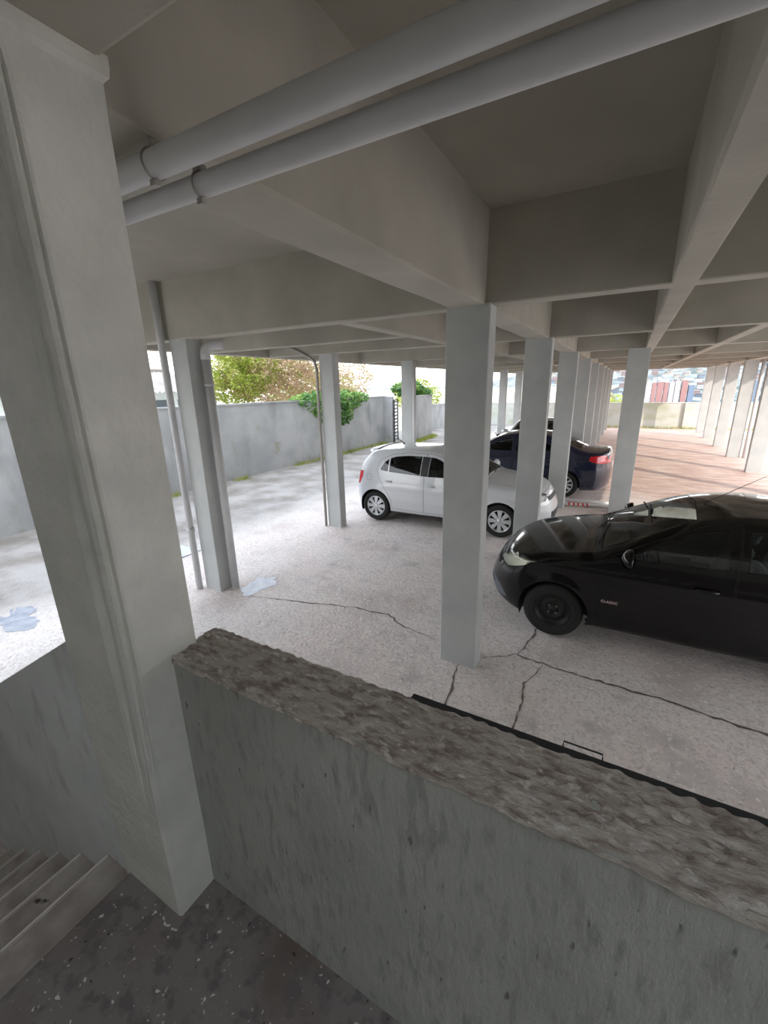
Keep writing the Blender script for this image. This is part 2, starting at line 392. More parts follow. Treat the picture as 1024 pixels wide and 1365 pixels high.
# landing, parapet and stairs around the viewer
LZ, PT = 1.07, 1.89
struct('floor_landing', box(B(), -1.24, RX, -1.75, .72, .0, LZ), M['landing'])
struct('wall_back', box(B(), LX, RX, -1.9, -1.75, 0, 5.5), M['bounce_wall'])  # unseen; width and height set to shut out sky and sun from behind
struct('wall_left_light_block', box(B(), -4.4, -4.2, -1.75, .5, 0, 2.05), M['plaster'])  # unseen wall added to dim the light reaching the near column's left face
struct('wall_parapet', box(B(), -1.0, RX, .57, .725, LZ - .02, PT), M['plaster'])
def rough_cap():
    """thin crust of rough mortar on the parapet top with ragged edges"""
    bm = B(); nx, ny = 900, 26; g = {}
    for i in range(nx + 1):
        x = -1.0 + 5.3 * i / nx
        for j in range(ny + 1):
            t = j / ny
            y0 = .564 + .006 * noise.noise(Vector((x * 9, 0, 0))); y1 = .732 + .007 * noise.noise(Vector((x * 8, 5, 0)))
            y = y0 + (y1 - y0) * t
            z = PT + .004 + .004 * noise.noise(Vector((x * 22, y * 60, 1))) + .009 * max(-.3, noise.noise(Vector((x * 50, y * 120, 2))))
            if j in (0, ny): z = PT - .012 + .006 * noise.noise(Vector((x * 30, 3, 1)))
            g[i, j] = bm.verts.new((x, y, z))
    for i in range(nx):
        for j in range(ny): bm.faces.new((g[i, j], g[i + 1, j], g[i + 1, j + 1], g[i, j + 1]))
    return bm
struct('trim_parapet_cap', rough_cap(), M['cap'])
# sloping wall along the stairs
def stair_wall():
    bm = B()
    prof = [(-1.2, 0), (-4.0, 0), (-4.0, .35), (-1.2, 1.97)]
    a = [bm.verts.new((x, .50, z)) for x, z in prof]; b = [bm.verts.new((x, .66, z)) for x, z in prof]
    bm.faces.new(a); bm.faces.new(b[::-1])
    for k in range(4): bm.faces.new((a[k], b[k], b[(k + 1) % 4], a[(k + 1) % 4]))
    bmesh.ops.recalc_face_normals(bm, faces=bm.faces)
    return bm
struct('wall_stairs', stair_wall(), M['stair_plaster'])
def stairs():
    bm = B()
    for k in range(6):
        x1 = -1.24 - .26 * k; z = LZ - .168 * (k + 1)
        box(bm, x1 - .27, x1, -1.6, .5, -.02, z)
        box(bm, x1 - .2745, x1 - .262, -1.6, .498, z - .02, z + .006, .002, 1)   # lighter nosing strip
    return bm
struct('floor_stairs', stairs(), [M['steps'], mat('step_edge', (.72, .69, .65), .8)])

# foreground column with bead moulding on its corner
def near_column():
    x0, x1, y0, y1 = -1.262, -.982, .452, .645
    def ring(kind):
        if kind == 0:
            return [(x0, y0), (x1 - .068, y0), (x1 - .06, y0), (x1 - .05, y0), (x1 - .04, y0), (x1 - .03, y0), (x1 - .02, y0), (x1 - .008, y0 + .0),
                    (x1, y0 + .006), (x1, y0 + .014), (x1, y0 + .022), (x1, y0 + .03), (x1, y1), (x0, y1)]
        return [(x0, y0), (x1 - .068, y0), (x1 - .064, y0 - .003), (x1 - .058, y0 + .001), (x1 - .05, y0 + .012), (x1 - .036, y0 + .006), (x1 - .022, y0 + .006),
                (x1 - .012, y0 + .012), (x1 - .007, y0 + .019), (x1 - .012, y0 + .026), (x1 - .002, y0 + .028), (x1, y0 + .034), (x1, y1), (x0, y1)]
    bm = B(); rs = []
    for z, k in ((LZ - .02, 0), (1.30, 0), (1.45, 0), (1.90, 1), (1.95, 1), (2.4, 1), (2.8, 1), (3.10, 1)):
        rs.append([bm.verts.new((x, y, z)) for x, y in ring(k)])
    for z, o in ((3.155, .001), (3.165, .010), (3.18, .012), (3.20, .012)):
        rs.append([bm.verts.new((x + (o if x > x0 else -o), y + (-o if y < y1 - .05 else o), z)) for x, y in ring(0)])
    for a, b in zip(rs, rs[1:]):
        for k in range(len(a)): bm.faces.new((a[k], a[(k + 1) % len(a)], b[(k + 1) % len(a)], b[k]))
    bm.faces.new(rs[0][::-1]); bm.faces.new(rs[-1])
    bmesh.ops.recalc_face_normals(bm, faces=bm.faces)
    return bm
tag(obj('concrete_column', near_column(), M['foreground_column']),
    'large grey column in the left foreground with a moulded corner, rising beside the parapet', 'column')

# garage columns
def column_bm(w, d, h=ZB):
    bm = B(); n = 10; r = .007; rings = []
    pr = [(-w/2 + r, 0), (w/2 - r, 0), (w/2, r), (w/2, d - r), (w/2 - r, d), (-w/2 + r, d), (-w/2, d - r), (-w/2, r)]
    sd_ = random.random() * 50
    for i in range(n + 1):
        z = -.05 + (h + .06) * i / n
        rings.append([bm.verts.new((x + .003 * noise.noise(Vector((z * 2, k * 5, sd_))), y + .003 * noise.noise(Vector((z * 2, k * 7 + 3, sd_))), z)) for k, (x, y) in enumerate(pr)])
    for a, b in zip(rings, rings[1:]):
        for k in range(8): bm.faces.new((a[k], a[(k + 1) % 8], b[(k + 1) % 8], b[k]))
    bm.faces.new(rings[0][::-1]); bm.faces.new(rings[-1])
    return bm
def column(x0, x1, y, d, label, group=None):
    o = obj('concrete_column', column_bm(x1 - x0, d), M['column'])
    o.location = ((x0 + x1) / 2, y, 0)
    return tag(o, label, 'column', group)
MR = ['grey column standing in the centre of the picture, nearest of the middle row, in front of the white car',
      'second column of the middle row, between the white car nose and the black car bonnet',
      'third column of the middle row, hiding the middle of the navy sedan',
      'fourth column of the middle row, just behind the navy sedan boot',
      'fifth column of the middle row, thin sliver beyond the navy sedan',
      'sixth column of the middle row, far beyond the navy sedan',
      'seventh column of the middle row, third from its far end',
      'eighth column of the middle row, next to last before the far wall',
      'last column of the middle row, close to the far wall']
for i, y in enumerate(YK): column(-1.335, -.985, y, .17, MR[i], 'middle row of garage columns')
LR = ['grey column on the left carrying two drainpipes, beside the wet patch',
      'column behind the first left one, with a thin dark conduit, left of the white car tail',
      'column of the left row rising behind the white car roof',
      'left row column seen in the gap right of the central column, the nearer one',
      'left row column seen in the gap right of the central column, the farther one',
      'left row column mostly hidden behind the middle row, sixth from the near end',
      'left row column mostly hidden behind the middle row, seventh from the near end']
for i, y in enumerate(YK[:7]): column(-4.77 if i == 0 else -4.87, -4.48 if i == 0 else -4.58, y + (.02 if i == 0 else .05), .19, LR[i], 'left row of garage columns')
RR = ['sunlit column cut by the right picture edge, nearest of the right row',
      'sunlit column of the right row, second from the right picture edge',
      'sunlit column of the right row with a pipe standing beside it',
      'sunlit column of the right row, third from the far end',
      'sunlit column of the right row, second from the far end',
      'sunlit column of the right row, last one before the far wall']
for i, y in enumerate(YK[3:]): column(3.12, 3.48, y, .2, RR[i], 'right row of garage columns')
column(-.14, .22, 9.5, .17, 'lone slim column standing behind the black car windscreen', None)

# ------------------------------------------------------------------ pipes
def strap(pts_c, r, axis, parent):
    bm = B()
    x, y, z = pts_c
    ring = [(x, y + (r + .003) * math.cos(a), z + (r + .003) * math.sin(a)) for a in [2 * math.pi * k / 24 for k in range(25)]]
    tube(bm, ring, .0035, 6)
    box(bm, x - .012, x + .012, y - .012, y + .012, z - r - .022, z - r - .002, .002)
    tube(bm, [(x, y, z + r), (x, y, ZB + .01)], .004, 8)
    o = obj('clamp', bm, M['clamp'], parent); o['label'] = 'rusty grey pipe clamp'
    return o
def ceiling_pipe(y, z, r, label, cx, name='drain_pipe'):
    root = empty(name, (0, y, z)); tag(root, label, 'pipe', 'pair of pipes hung under the ceiling')
    bm = B(); tube(bm, [(-3.6, 0, 0), (-2, 0, 0), (0, 0, 0), (4.2, 0, 0)], r, 28)
    obj('pipe', bm, M['pipe'], root)
    for x in cx:
        c = strap((x, 0, 0), r, 'x', root)
    return root
def strap(pts_c, r, axis, parent):
    bm = B(); x, y, z = pts_c
    ring = [(x, y + (r + .002) * math.cos(a), z + (r + .002) * math.sin(a)) for a in [2 * math.pi * k / 24 for k in range(25)]]
    tube(bm, ring, .0025, 6)
    box(bm, x - .010, x + .010, y - .012, y + .004, z - r - .016, z - r - .001, .002)
    tube(bm, [(x, y, z + r), (x, y, ZB - parent.location.z + .01)], .004, 8)
    box(bm, x - .012, x + .012, y - .012, y + .012, z + r, z + r + .018, .002)
    o = obj('clamp', bm, M['clamp'], parent); o['label'] = 'rusty grey pipe clamp'
    return o
ceiling_pipe(.785, 3.086, .030, 'thicker grey ceiling pipe, upper one of the pair crossing the top of the picture', [-1.05])
ceiling_pipe(.865, 3.057, .026, 'thinner grey ceiling pipe, lower one of the pair crossing the top of the picture', [-.99])

root = empty('downpipe', (-4.83, 3.36, 0)); tag(root, 'slim grey conduit left of the first left column, running up over the beam', 'pipe')
bm = B(); tube(bm, [(0, 0, -.03), (0, 0, 3.0), (0, -.005, ZC)], .042, 18); obj('pipe', bm, M['pipe'], root)
bm = B(); tube(bm, [(0, 0, .80), (0, 0, .86)], .049, 18); obj('coupling', bm, M['pipe'], root)
root = empty('downpipe', (-4.40, 3.60, 0)); tag(root, 'thick grey drainpipe with an elbow on top, right side of first left column', 'pipe')
bm = B(); tube(bm, [(0, 0, -.03), (0, 0, 2.98)], .05, 20); obj('pipe', bm, M['pipe'], root)
bm = B(); tube(bm, [(0, 0, 2.92), (0, 0, 2.98), (.005, .01, 3.03), (.03, .04, 3.075), (.07, .08, 3.09), (.14, .15, 3.095)], [.058, .058, .058, .058, .058, .058], 20)
obj('elbow', bm, M['pipe'], root)
bm = B(); tube(bm, [(0, 0, 2.62), (0, 0, 2.66)], .056, 20); obj('coupling', bm, M['pipe'], root)
root = empty('conduit', (-4.90, 6.33, 0)); tag(root, 'thin dark conduit on the second left column, bending left under the beam', 'pipe')
bm = B(); tube(bm, [(0, 0, -.03), (0, 0, 2.9), (-.03, 0, 3.02), (-.12, 0, 3.09), (-.5, 0, 3.26), (-.75, -.02, 3.37)], .026, 12); obj('pipe', bm, M['clamp'], root)
bm = B(); tube(bm, [(0, 0, -.03), (0, 0, ZB)], .045, 14)
o = obj('downpipe', bm, M['pipe']); o.location = (-4.50, 9.50, 0); tag(o, 'grey downpipe on the right side of the left row column behind the white car', 'pipe')
bm = B(); tube(bm, [(0, 0, -.03), (0, 0, ZB)], .05, 14)
o = obj('downpipe', bm, M['pipe']); o.location = (3.58, 18.5, 0); tag(o, 'grey downpipe beside a sunlit column of the right row', 'pipe')

# steel strip and staple on the outside of the parapet
root = empty('steel_sheet', (0, .742, 1.88)); tag(root, 'thin black steel edge fixed along the outside of the parapet', 'metal edge')
obj('edge_strip', box(B(), -.36, 2.1, -.008, .012, -.14, .003, .001), M['dark_metal'], root)
bm = B(); tube(bm, [(-.035, .01, 0), (-.035, .028, .001), (.035, .028, .001), (.035, .01, 0)], .0018, 8); obj('handle', bm, M['dark_metal'], root)

# ------------------------------------------------------------------ floor marks
def ribbon(pts, w, seed):
    rnd = random.Random(seed); P = []
    for (a, b) in zip(pts, pts[1:]):
        n = max(3, int((Vector(b) - Vector(a)).length / .05))
        for k in range(n): P.append(Vector(a).lerp(Vector(b), k / n))
    P.append(Vector(pts[-1]))
    bm = B(); prev = None
    for i, p in enumerate(P):
        d = (P[min(i + 1, len(P) - 1)] - P[max(i - 1, 0)]).normalized(); nn = Vector((-d.y, d.x))
        q = p + nn * (.035 * noise.noise(Vector((p.x * 4, p.y * 4, seed))) + .018 * noise.noise(Vector((p.x * 14, p.y * 14, seed)))) + nn * rnd.uniform(-.008, .008)
        ww = w * (.35 + .9 * rnd.random()) * min(1, .3 + 3 * min(i, len(P) - 1 - i) / len(P))
        z = lambda v: .018 * noise.noise(Vector((v.x * 0.6, v.y * 0.6, 0))) + 0.008 * noise.noise(Vector((v.x * 2, v.y * 2, 4))) - .0115
        a = q + nn * ww; b = q - nn * ww
        cur = (bm.verts.new((a.x, a.y, z(a))), bm.verts.new((b.x, b.y, z(b))))
        if prev: bm.faces.new((prev[0], prev[1], cur[1], cur[0]))
        prev = cur
    bmesh.ops.recalc_face_normals(bm, faces=bm.faces)
    for f in bm.faces:
        if f.normal.z < 0: f.normal_flip()
    return bm
CR = [([(-.97, 3.60), (-.69, 3.80), (-.33, 3.77), (.06, 3.74), (.41, 3.76), (.88, 3.70), (1.3, 3.62), (2.2, 3.7)], .014, 'long dark crack in the floor running right from the central column base'),
      ([(-1.16, 3.4), (-1.07, 3.1), (-1.04, 2.75), (-1.1, 2.4)], .012, 'dark crack in the floor in front of the central column base'),
      ([(-.69, 3.80), (-.62, 4.05), (-.59, 4.4), (-.4, 5)], .010, 'crack running from the long floor crack to under the black car front wheel'),
      ([(-.42, 3.78), (-.52, 3.4), (-.5, 3.1), (-.52, 2.7), (-.4, 2.3)], .008, 'thin crack branching toward the parapet right of the central column'),
      ([(-4.1, 3.5), (-3.65, 3.61), (-2.95, 3.79), (-2.2, 3.92), (-1.9, 3.75), (-1.5, 3.70)], .010, 'long thin crack in the floor running from the wet patch to the central column')]
for i, (p, w, lb) in enumerate(CR):
    tag(obj('floor_crack', ribbon(p, w, i + 1), M['crack']), lb, 'crack')
def fz(x, y):
    return .018 * noise.noise(Vector((x * 0.6, y * 0.6, 0))) + .008 * noise.noise(Vector((x * 2, y * 2, 4))) - .0115 + (.02 * noise.noise(Vector((x, y, 9))) if x < -6.5 else 0)
def puddle(cx, cy, rx, ry, seed, m, label, cat, z=.004):
    bm = B(); n = 72; c0 = bm.verts.new((cx, cy, fz(cx, cy)))
    vs_ = []
    for t in [2 * math.pi * k / n for k in range(n)]:
        q = 1 + .55 * noise.noise(Vector((math.cos(t) * 1.6, math.sin(t) * 1.6, seed))) + .28 * noise.noise(Vector((math.cos(t) * 5, math.sin(t) * 5, seed + 5)))
        x, y = cx + rx * q * math.cos(t), cy + ry * q * math.sin(t)
        vs_.append(bm.verts.new((x, y, fz(x, y))))
    for k in range(n): bm.faces.new((c0, vs_[k], vs_[(k + 1) % n]))
    tag(obj('puddle', bm, m), label, cat)
puddle(-4.17, 3.82, .17, .26, 3, M['water'], 'small wet patch at the foot of the first left column', 'puddle')
puddle(-6.2, 1.75, .35, .22, 9, M['water'], 'small puddle on the yard floor left of the foreground column', 'puddle')
obj_cov = obj('inspection_cover', box(B(), -6.5, -6.0, 3.9, 4.3, -.02, .012, .004), mat('cover_cement', (.42, .45, .5), .6, col2=(.5, .52, .56), nscale=5))
tag(obj_cov, 'flat square inspection cover in the yard floor behind the first left column', 'cover')

# barrier pieces lying behind the white car nose
M['barrier'] = mat('barrier_white', (.72, .70, .68), .5); M['barrier_red'] = mat('barrier_red', (.6, .05, .05), .5)
bm = B(); box(bm, 0, 1.2, -.06, .06, .01, .05, .006)
root = empty('barrier_board', (-1.0, 9.78, 0), math.radians(8)); tag(root, 'white board with red marks lying on the floor behind the white car nose', 'barrier')
obj('board', bm, M['barrier'], root)
bm = B()
for k in range(5): box(bm, .08 + .09 * k, .115 + .09 * k, -.0605, .0605, .012, .0515)
o = obj('red_mark', bm, M['barrier_red'], root)
for k, (x, y, a, ln, lb) in enumerate([(-1.02, 10.2, 2, 1.1, 'white rod lying behind the red marked board, farther one'), (-.9, 10.12, -1, .8, 'white rod lying behind the red marked board, nearer one')]):
    bm = B(); tube(bm, [(0, 0, .03), (ln, 0, .03)], .02, 10)
    o = obj('plastic_rod', bm, M['barrier']); o.location = (x, y, 0); o.rotation_euler = (0, 0, math.radians(a)); tag(o, lb, 'rod')

# gate at the end of the left wall
root = empty('metal_gate', (-9.66, 18.2, 0), math.radians(107)); tag(root, 'narrow dark slatted metal gate at the bend of the yard wall', 'gate')
bm = B(); box(bm, -.03, .0, -.03, .03, 0, 1.98); box(bm, .86, .89, -.03, .03, 0, 1.98); box(bm, -.03, .89, -.02, .02, 1.95, 1.99); obj('gate_frame', bm, M['dark_metal'], root)
bm = B()
for k in range(12): box(bm, 0, .86, -.012, .012, .08 + .16 * k, .16 + .16 * k)
obj('slat_panel', bm, mat('gate_slats', (.30, .31, .33), .6), root)

# ------------------------------------------------------------------ cars
def interp(tbl, u):
    if u <= tbl[0][0]: return tbl[0][1]
    for i in range(len(tbl) - 1):
        (a, za), (b, zb) = tbl[i], tbl[i + 1]
        if u <= b:
            # cubic hermite with finite difference tangents (limited)
            def slope(k):
                if k <= 0: return (tbl[1][1] - tbl[0][1]) / (tbl[1][0] - tbl[0][0])
                if k >= len(tbl) - 1: return (tbl[-1][1] - tbl[-2][1]) / (tbl[-1][0] - tbl[-2][0])
                s1 = (tbl[k][1] - tbl[k-1][1]) / (tbl[k][0] - tbl[k-1][0]); s2 = (tbl[k+1][1] - tbl[k][1]) / (tbl[k+1][0] - tbl[k][0])
                if s1 * s2 <= 0: return 0.0
                return 2 * s1 * s2 / (s1 + s2)
            h = b - a; t = (u - a) / h; m0, m1 = slope(i) * h, slope(i + 1) * h
            return (2*t**3 - 3*t*t + 1) * za + (t**3 - 2*t*t + t) * m0 + (-2*t**3 + 3*t*t) * zb + (t**3 - t*t) * m1
    return tbl[-1][1]
def in_poly(p, q, poly):
    r = False; n = len(poly); j = n - 1
    for i in range(n):
        xi, yi = poly[i]; xj, yj = poly[j]
        if (yi > q) != (yj > q) and p < (xj - xi) * (q - yi) / (yj - yi) + xi: r = not r
        j = i
    return r
def inset(poly, d):
    a = sum(poly[i][0] * poly[(i+1) % len(poly)][1] - poly[(i+1) % len(poly)][0] * poly[i][1] for i in range(len(poly)))
    s = 1 if a > 0 else -1
    out = []; n = len(poly)
    for i in range(n):
        p0, p1, p2 = Vector(poly[i-1]), Vector(poly[i]), Vector(poly[(i+1) % n])
        d1 = (p1 - p0).normalized(); d2 = (p2 - p1).normalized()
        n1 = Vector((-d1.y, d1.x)) * s; n2 = Vector((-d2.y, d2.x)) * s
        b = (n1 + n2); k = b.length_squared
        b = b * (2 / k) if k > .3 else b
        out.append(tuple(p1 + b * d))
    return out

def build_car(sp):
    """returns the root Empty; local +x is forward, origin on the ground at the middle of the car"""
    L, WB, H = sp['L'], sp['w'], 0.9
    root = empty(sp['name'])
    hw = .8
    def zt(u): return interp(sp['top'], u)
    def belt(u): return interp(sp['belt'], u)
    def width(u, z):
        w = WB
        if u < 1.1: w *= 1 - sp.get('nosetaper', .09) * ((1.1 - u) / 1.1) ** 2
        if u > L - 1.0: w *= 1 - .07 * ((u - L + 1.0)) ** 2
        b = belt(u)
        zz = min(z, b)
        k = 1 - .055 * max(0, (zz - .62) / .4) ** 2 - .05 * max(0, (.55 - zz) / .4) ** 2
        y = w * k
        y += .011 * math.exp(-((z - sp['crease']) / .022) ** 2) + .009 * math.exp(-((z - .46) / .03) ** 2) * (1 if sp['fa'] + .4 < u < sp['ra'] - .4 else 0.3)
        if z > b:
            t = z - b
            y -= t * sp['tumble'] * min(1, .55 + t * 1.2)
        for ax in (sp['fa'], sp['ra']):
            d = math.hypot(u - ax, z - sp['wr'])
            y += .014 * math.exp(-((d - sp['arch']) / .05) ** 2)
        return y
    def real(x, y, z):
        r = .085
        ex, ey, ez = L / 2, hw, H / 2
        P = Vector((x, y, z)); Q = Vector((max(-ex + r, min(ex - r, x)), max(-ey + r, min(ey - r, y)), max(-ez + r, min(ez - r, z))))
        d = P - Q
        if d.length > 1e-9 : P = Q + d.normalized() * r * min(1, d.length / r if max(abs(d.x), abs(d.y), abs(d.z)) < r * .999 else 1)
        a = .5 - P.x / L; b = P.y / hw; c = P.z / H + .5
        uf = sp['nose_plan'] * abs(b) ** 3 + (.13 * ((c - .45) / .55) ** 2 if c > .45 else .05 * ((.45 - c) / .45) ** 2)
        ur = sp['tail_plan'] * abs(b) ** 3 + sp.get('tail_up', .08) * max(0, (c - .5) / .5) ** 2 + .05 * max(0, (.45 - c) / .45) ** 2
        u = a * L + uf * (1 - a) ** 3 - ur * a ** 3
        zb_ = .19 + .05 * max(0, (u - L + .6)) + .02 * max(0, .6 - u)
        top = zt(u) - sp['crown'] * b * b
        zz = zb_ + c * (top - zb_)
        yy = b * width(u, zz)
        return Vector((L / 2 - u, yy, zz))
    def lin(E, step):
        f = [0, .012, .03, .055, .085]
        n = int((2 * E - .17) / step)
        return [-E + t for t in f[:-1]] + [-E + .085 + (2 * E - .17) * k / n for k in range(n + 1)] + [E - t for t in f[:-1][::-1]]
    xs, ys, zs = lin(L / 2, sp.get('step', .04)), lin(hw, .05), lin(H / 2, .032)
    bm = B()
    def grid(A, Bv, fn):
        g = [[bm.verts.new(real(*fn(a, b))) for b in Bv] for a in A]
        for i in range(len(A) - 1):
            for j in range(len(Bv) - 1): bm.faces.new((g[i][j], g[i+1][j], g[i+1][j+1], g[i][j+1]))
    for s in (-1, 1):
        grid(xs, ys, lambda a, b: (a, b, s * H / 2)); grid(xs, zs, lambda a, b: (a, s * hw, b)); grid(ys, zs, lambda a, b: (s * L / 2, a, b))
    bmesh.ops.remove_doubles(bm, verts=bm.verts, dist=2e-4)
    bmesh.ops.recalc_face_normals(bm, faces=bm.faces)
    lay = bm.faces.layers.int.new('pid')
    U = lambda v: L / 2 - v.x
    def proj(v, ax): return (U(v), v.z) if ax == 'side' else ((U(v), v.y) if ax == 'top' else (v.y, v.z))
    def mask(f, ax, extra):
        n_ = f.normal; c = f.calc_center_median()
        if ax == 'side': ok = abs(c.y) > .33 and abs(n_.z) < .93
        elif ax == 'top': ok = n_.z > .12
        else: ok = abs(n_.x) > .15 and (c.x > 0 if ax == 'front' else c.x < 0)
        return ok and (extra is None or extra(c, n_))
    def cut(poly, ax, extra=None):
        n = len(poly)
        for i in range(n):
            p, q = poly[i], poly[(i + 1) % n]
            d = Vector(q) - Vector(p)
            if d.length < 1e-6: continue
            lo = (min(p[0], q[0]) - .045, min(p[1], q[1]) - .045); hi = (max(p[0], q[0]) + .045, max(p[1], q[1]) + .045)
            nn = Vector((-d.y, d.x)).normalized()
            if ax == 'side': co = Vector((L / 2 - p[0], 0, p[1])); no = Vector((-nn.x, 0, nn.y))
            elif ax == 'top': co = Vector((L / 2 - p[0], p[1], 0)); no = Vector((-nn.x, nn.y, 0))
            else: co = Vector((0, p[0], p[1])); no = Vector((0, nn.x, nn.y))
            fs = []
            for f in bm.faces:
                c = proj(f.calc_center_median(), ax)
                if lo[0] <= c[0] <= hi[0] and lo[1] <= c[1] <= hi[1] and mask(f, ax, extra): fs.append(f)
            if not fs: continue
            geom = list({v for f in fs for v in f.verts}) + list({e for f in fs for e in f.edges}) + fs
            bmesh.ops.bisect_plane(bm, geom=geom, plane_co=co, plane_no=no, dist=2e-5)
        bm.normal_update()
    names = {0: ('body', sp['paint'])}
    pid = [1]
    def region(poly, ax, pname, m, gap=0.0, split=False, extra=None, over=None):
        """cut a patch out; split gives a left and a right part"""
        cut(poly, ax, extra)
        inn = inset(poly, gap) if gap else poly
        if gap: cut(inn, ax, extra)
        ids = (pid[0], pid[0] + 1) if split else (pid[0], pid[0])
        pid[0] += 2 if split else 1
        names[ids[0]] = (pname, m); names[ids[1]] = (pname, m)
        for f in bm.faces:
            c = f.calc_center_median(); p = proj(c, ax)
            if in_poly(*p, poly) and mask(f, ax, extra):
                if over is None and f[lay] != 0 and pname not in sp['over']: continue
                f[lay] = (ids[0] if c.y > 0 else ids[1]) if in_poly(*p, inn) else -1
        return ids
    parts = {}
    for (pname, ax, poly, m, gap, split, extra) in sp['regions']:
        parts.setdefault(pname, []).append(region(poly, ax, pname, m, gap, split, extra))
    # wheel arches
    for axu in (sp['fa'], sp['ra']):
        circ = [(axu + sp['arch'] * math.cos(t), sp['wr'] + sp['arch'] * math.sin(t)) for t in [2 * math.pi * k / 28 for k in range(28)]]
        cut(circ, 'side')
        for f in list(bm.faces):
            c = f.calc_center_median()
            if abs(c.y) > .30 and in_poly(*proj(c, 'side'), circ): f[lay] = -2
    bmesh.ops.delete(bm, geom=[f for f in bm.faces if f[lay] == -2], context='FACES')
    bm.verts.ensure_lookup_table(); bm.normal_update()
    # ---- split into part meshes with shared smooth normals
    vn = [v.normal.copy() for v in bm.verts]
    bm.verts.index_update()
    made = {}
    def extract(ids, name, mats, parent, matfn=None, off=0.0, skip=None):
        idx = {}; vl = []; nl = []; fl = []; mi = []
        for f in bm.faces:
            if f[lay] in ids and (skip is None or not skip(f)):
                r = []
                for v in f.verts:
                    if v.index not in idx:
                        idx[v.index] = len(vl); vl.append(v.co + v.normal * off); nl.append(vn[v.index])
                    r.append(idx[v.index])
                fl.append(r); mi.append(matfn(f) if matfn else 0)
        me = bpy.data.meshes.new(name); me.from_pydata(vl, [], fl)
        for m_ in mats: me.materials.append(m_)
        for p, k in zip(me.polygons, mi): p.use_smooth = True; p.material_index = k
        if vl: me.normals_split_custom_set_from_vertices(nl)
        o = bpy.data.objects.new(name, me); C.objects.link(o); o.parent = parent
        return o
    body = extract({0, -1}, 'body', [sp['paint'], M['seam'], M['trim']], root, lambda f: 1 if f[lay] == -1 else (2 if f.normal.z < -.7 else 0))
    glassy = set()
    for pname, lst in parts.items():
        for ids in lst:
            for i in sorted(set(ids)):
                if not any(f[lay] == i for f in bm.faces): continue
                m_ = names[i][1]
                if m_ in (M['glass'], M['glass_dark'], M['glass_side'], M['lens']): glassy.add(i)
                if m_ is M['seam']: continue
                par = root
                made[i] = extract({i}, pname, [m_], par)
                if pname in sp['partlabels']: made[i]['label'] = sp['partlabels'][pname]
    # inner lining behind the panels
    solid = {0, -1} | {i for i in made if i not in glassy}
    ln = extract(solid, 'cabin_lining', [M['cabin']], root, off=-.022, skip=lambda f: f.calc_center_median().z < .5)
    # lamp bowls
    for i in list(made):
        if names[i][1] is M['lens']:
            extract({i}, 'reflector', [sp.get('bowl', M['lamp_bowl'])], made[i], off=-.035)
            c = sum((f.calc_center_median() for f in bm.faces if f[lay] == i), Vector()) / max(1, sum(1 for f in bm.faces if f[lay] == i))
            cb = B()
            d = Vector((.9, .45 if c.y > 0 else -.45, .1)).normalized()
            tube(cb, [c - d * .045, c - d * .02], [.052, .062], 18, cap=False)
            obj('lamp_ring', cb, M['chrome'], made[i])
    # window frames: thin rubber round side glass
    # arch liners
    for axu in (sp['fa'], sp['ra']):
        for s in (-1, 1):
            lb = B(); R = sp['arch'] + .004; n = 28; rr = []
            yo = sp['w'] - .045
            for k in range(n + 1):
                t = -.35 + (math.pi + .7) * k / n
                rr.append([lb.verts.new((L / 2 - axu + R * math.cos(t), s * y, sp['wr'] + R * math.sin(t))) for y in (yo, yo - .26)])
            for a, b in zip(rr, rr[1:]): lb.faces.new((a[0], b[0], b[1], a[1]))
            cvt = lb.verts.new((L / 2 - axu, s * (yo - .26), sp['wr']))
            for a, b in zip(rr, rr[1:]): lb.faces.new((a[1], b[1], cvt))
            obj('wheel_arch_liner', lb, M['trim'], root)
    # wheels
    for axu in (sp['fa'], sp['ra']):
        for s in (-1, 1):
            w = empty('wheel', (L / 2 - axu, s * (sp['w'] - .115), sp['wr']), 0 if s < 0 else math.pi)
            w.parent = root
            R = sp['wr']; ri = sp['rim']
            tb = B()
            lathe_y(tb, [(ri - .004, -.075), (ri + .012, -.092), (R - .035, -.095), (R - .012, -.085), (R, -.065), (R, .065), (R - .012, .085), (R - .035, .095), (ri + .012, .092), (ri - .004, .08)], 56)
            for k in range(4):
                lathe_y(tb, [(R - .001, -.05 + .033 * k), (R + .002, -.048 + .033 * k), (R + .002, -.028 + .033 * k), (R - .001, -.026 + .033 * k)], 56)
            # lettering band: a raised ring on the sidewall
            lathe_y(tb, [(ri + .04, -.0955), (ri + .045, -.0985), (ri + .05, -.0955)], 56)
            obj('tyre', tb, M['rubber'], w)
            rb = B()
            if sp['wheel'] == 'steel':
                lathe_y(rb, [(ri, -.08), (ri - .008, -.086), (ri - .018, -.075), (ri - .03, -.045), (ri - .05, -.035), (.105, -.05), (.095, -.058), (.078, -.055), (.06, -.035), (.04, -.035), (.035, -.05), (.0001, -.052)], 48)
                n0 = len(rb.faces)
                for k in range(4):
                    t = math.pi / 4 + k * math.pi / 2
                    tube(rb, [(.052 * math.cos(t), -.03, .052 * math.sin(t)), (.052 * math.cos(t), -.052, .052 * math.sin(t))], .008, 6)
                n1 = len(rb.faces)
                for k in range(12):
                    t = 2 * math.pi * k / 12
                    tube(rb, [((ri - .045) * math.cos(t), -.036, (ri - .045) * math.sin(t)), ((ri - .045) * math.cos(t), -.0395, (ri - .045) * math.sin(t))], .009, 10)
                rb.faces.ensure_lookup_table()
                for k in range(n0, len(rb.faces)): rb.faces[k].material_index = 1 if k < n1 else 2
                obj('rim', rb, [M['steel_black'], M['clamp'], M['seam']], w)
            else:
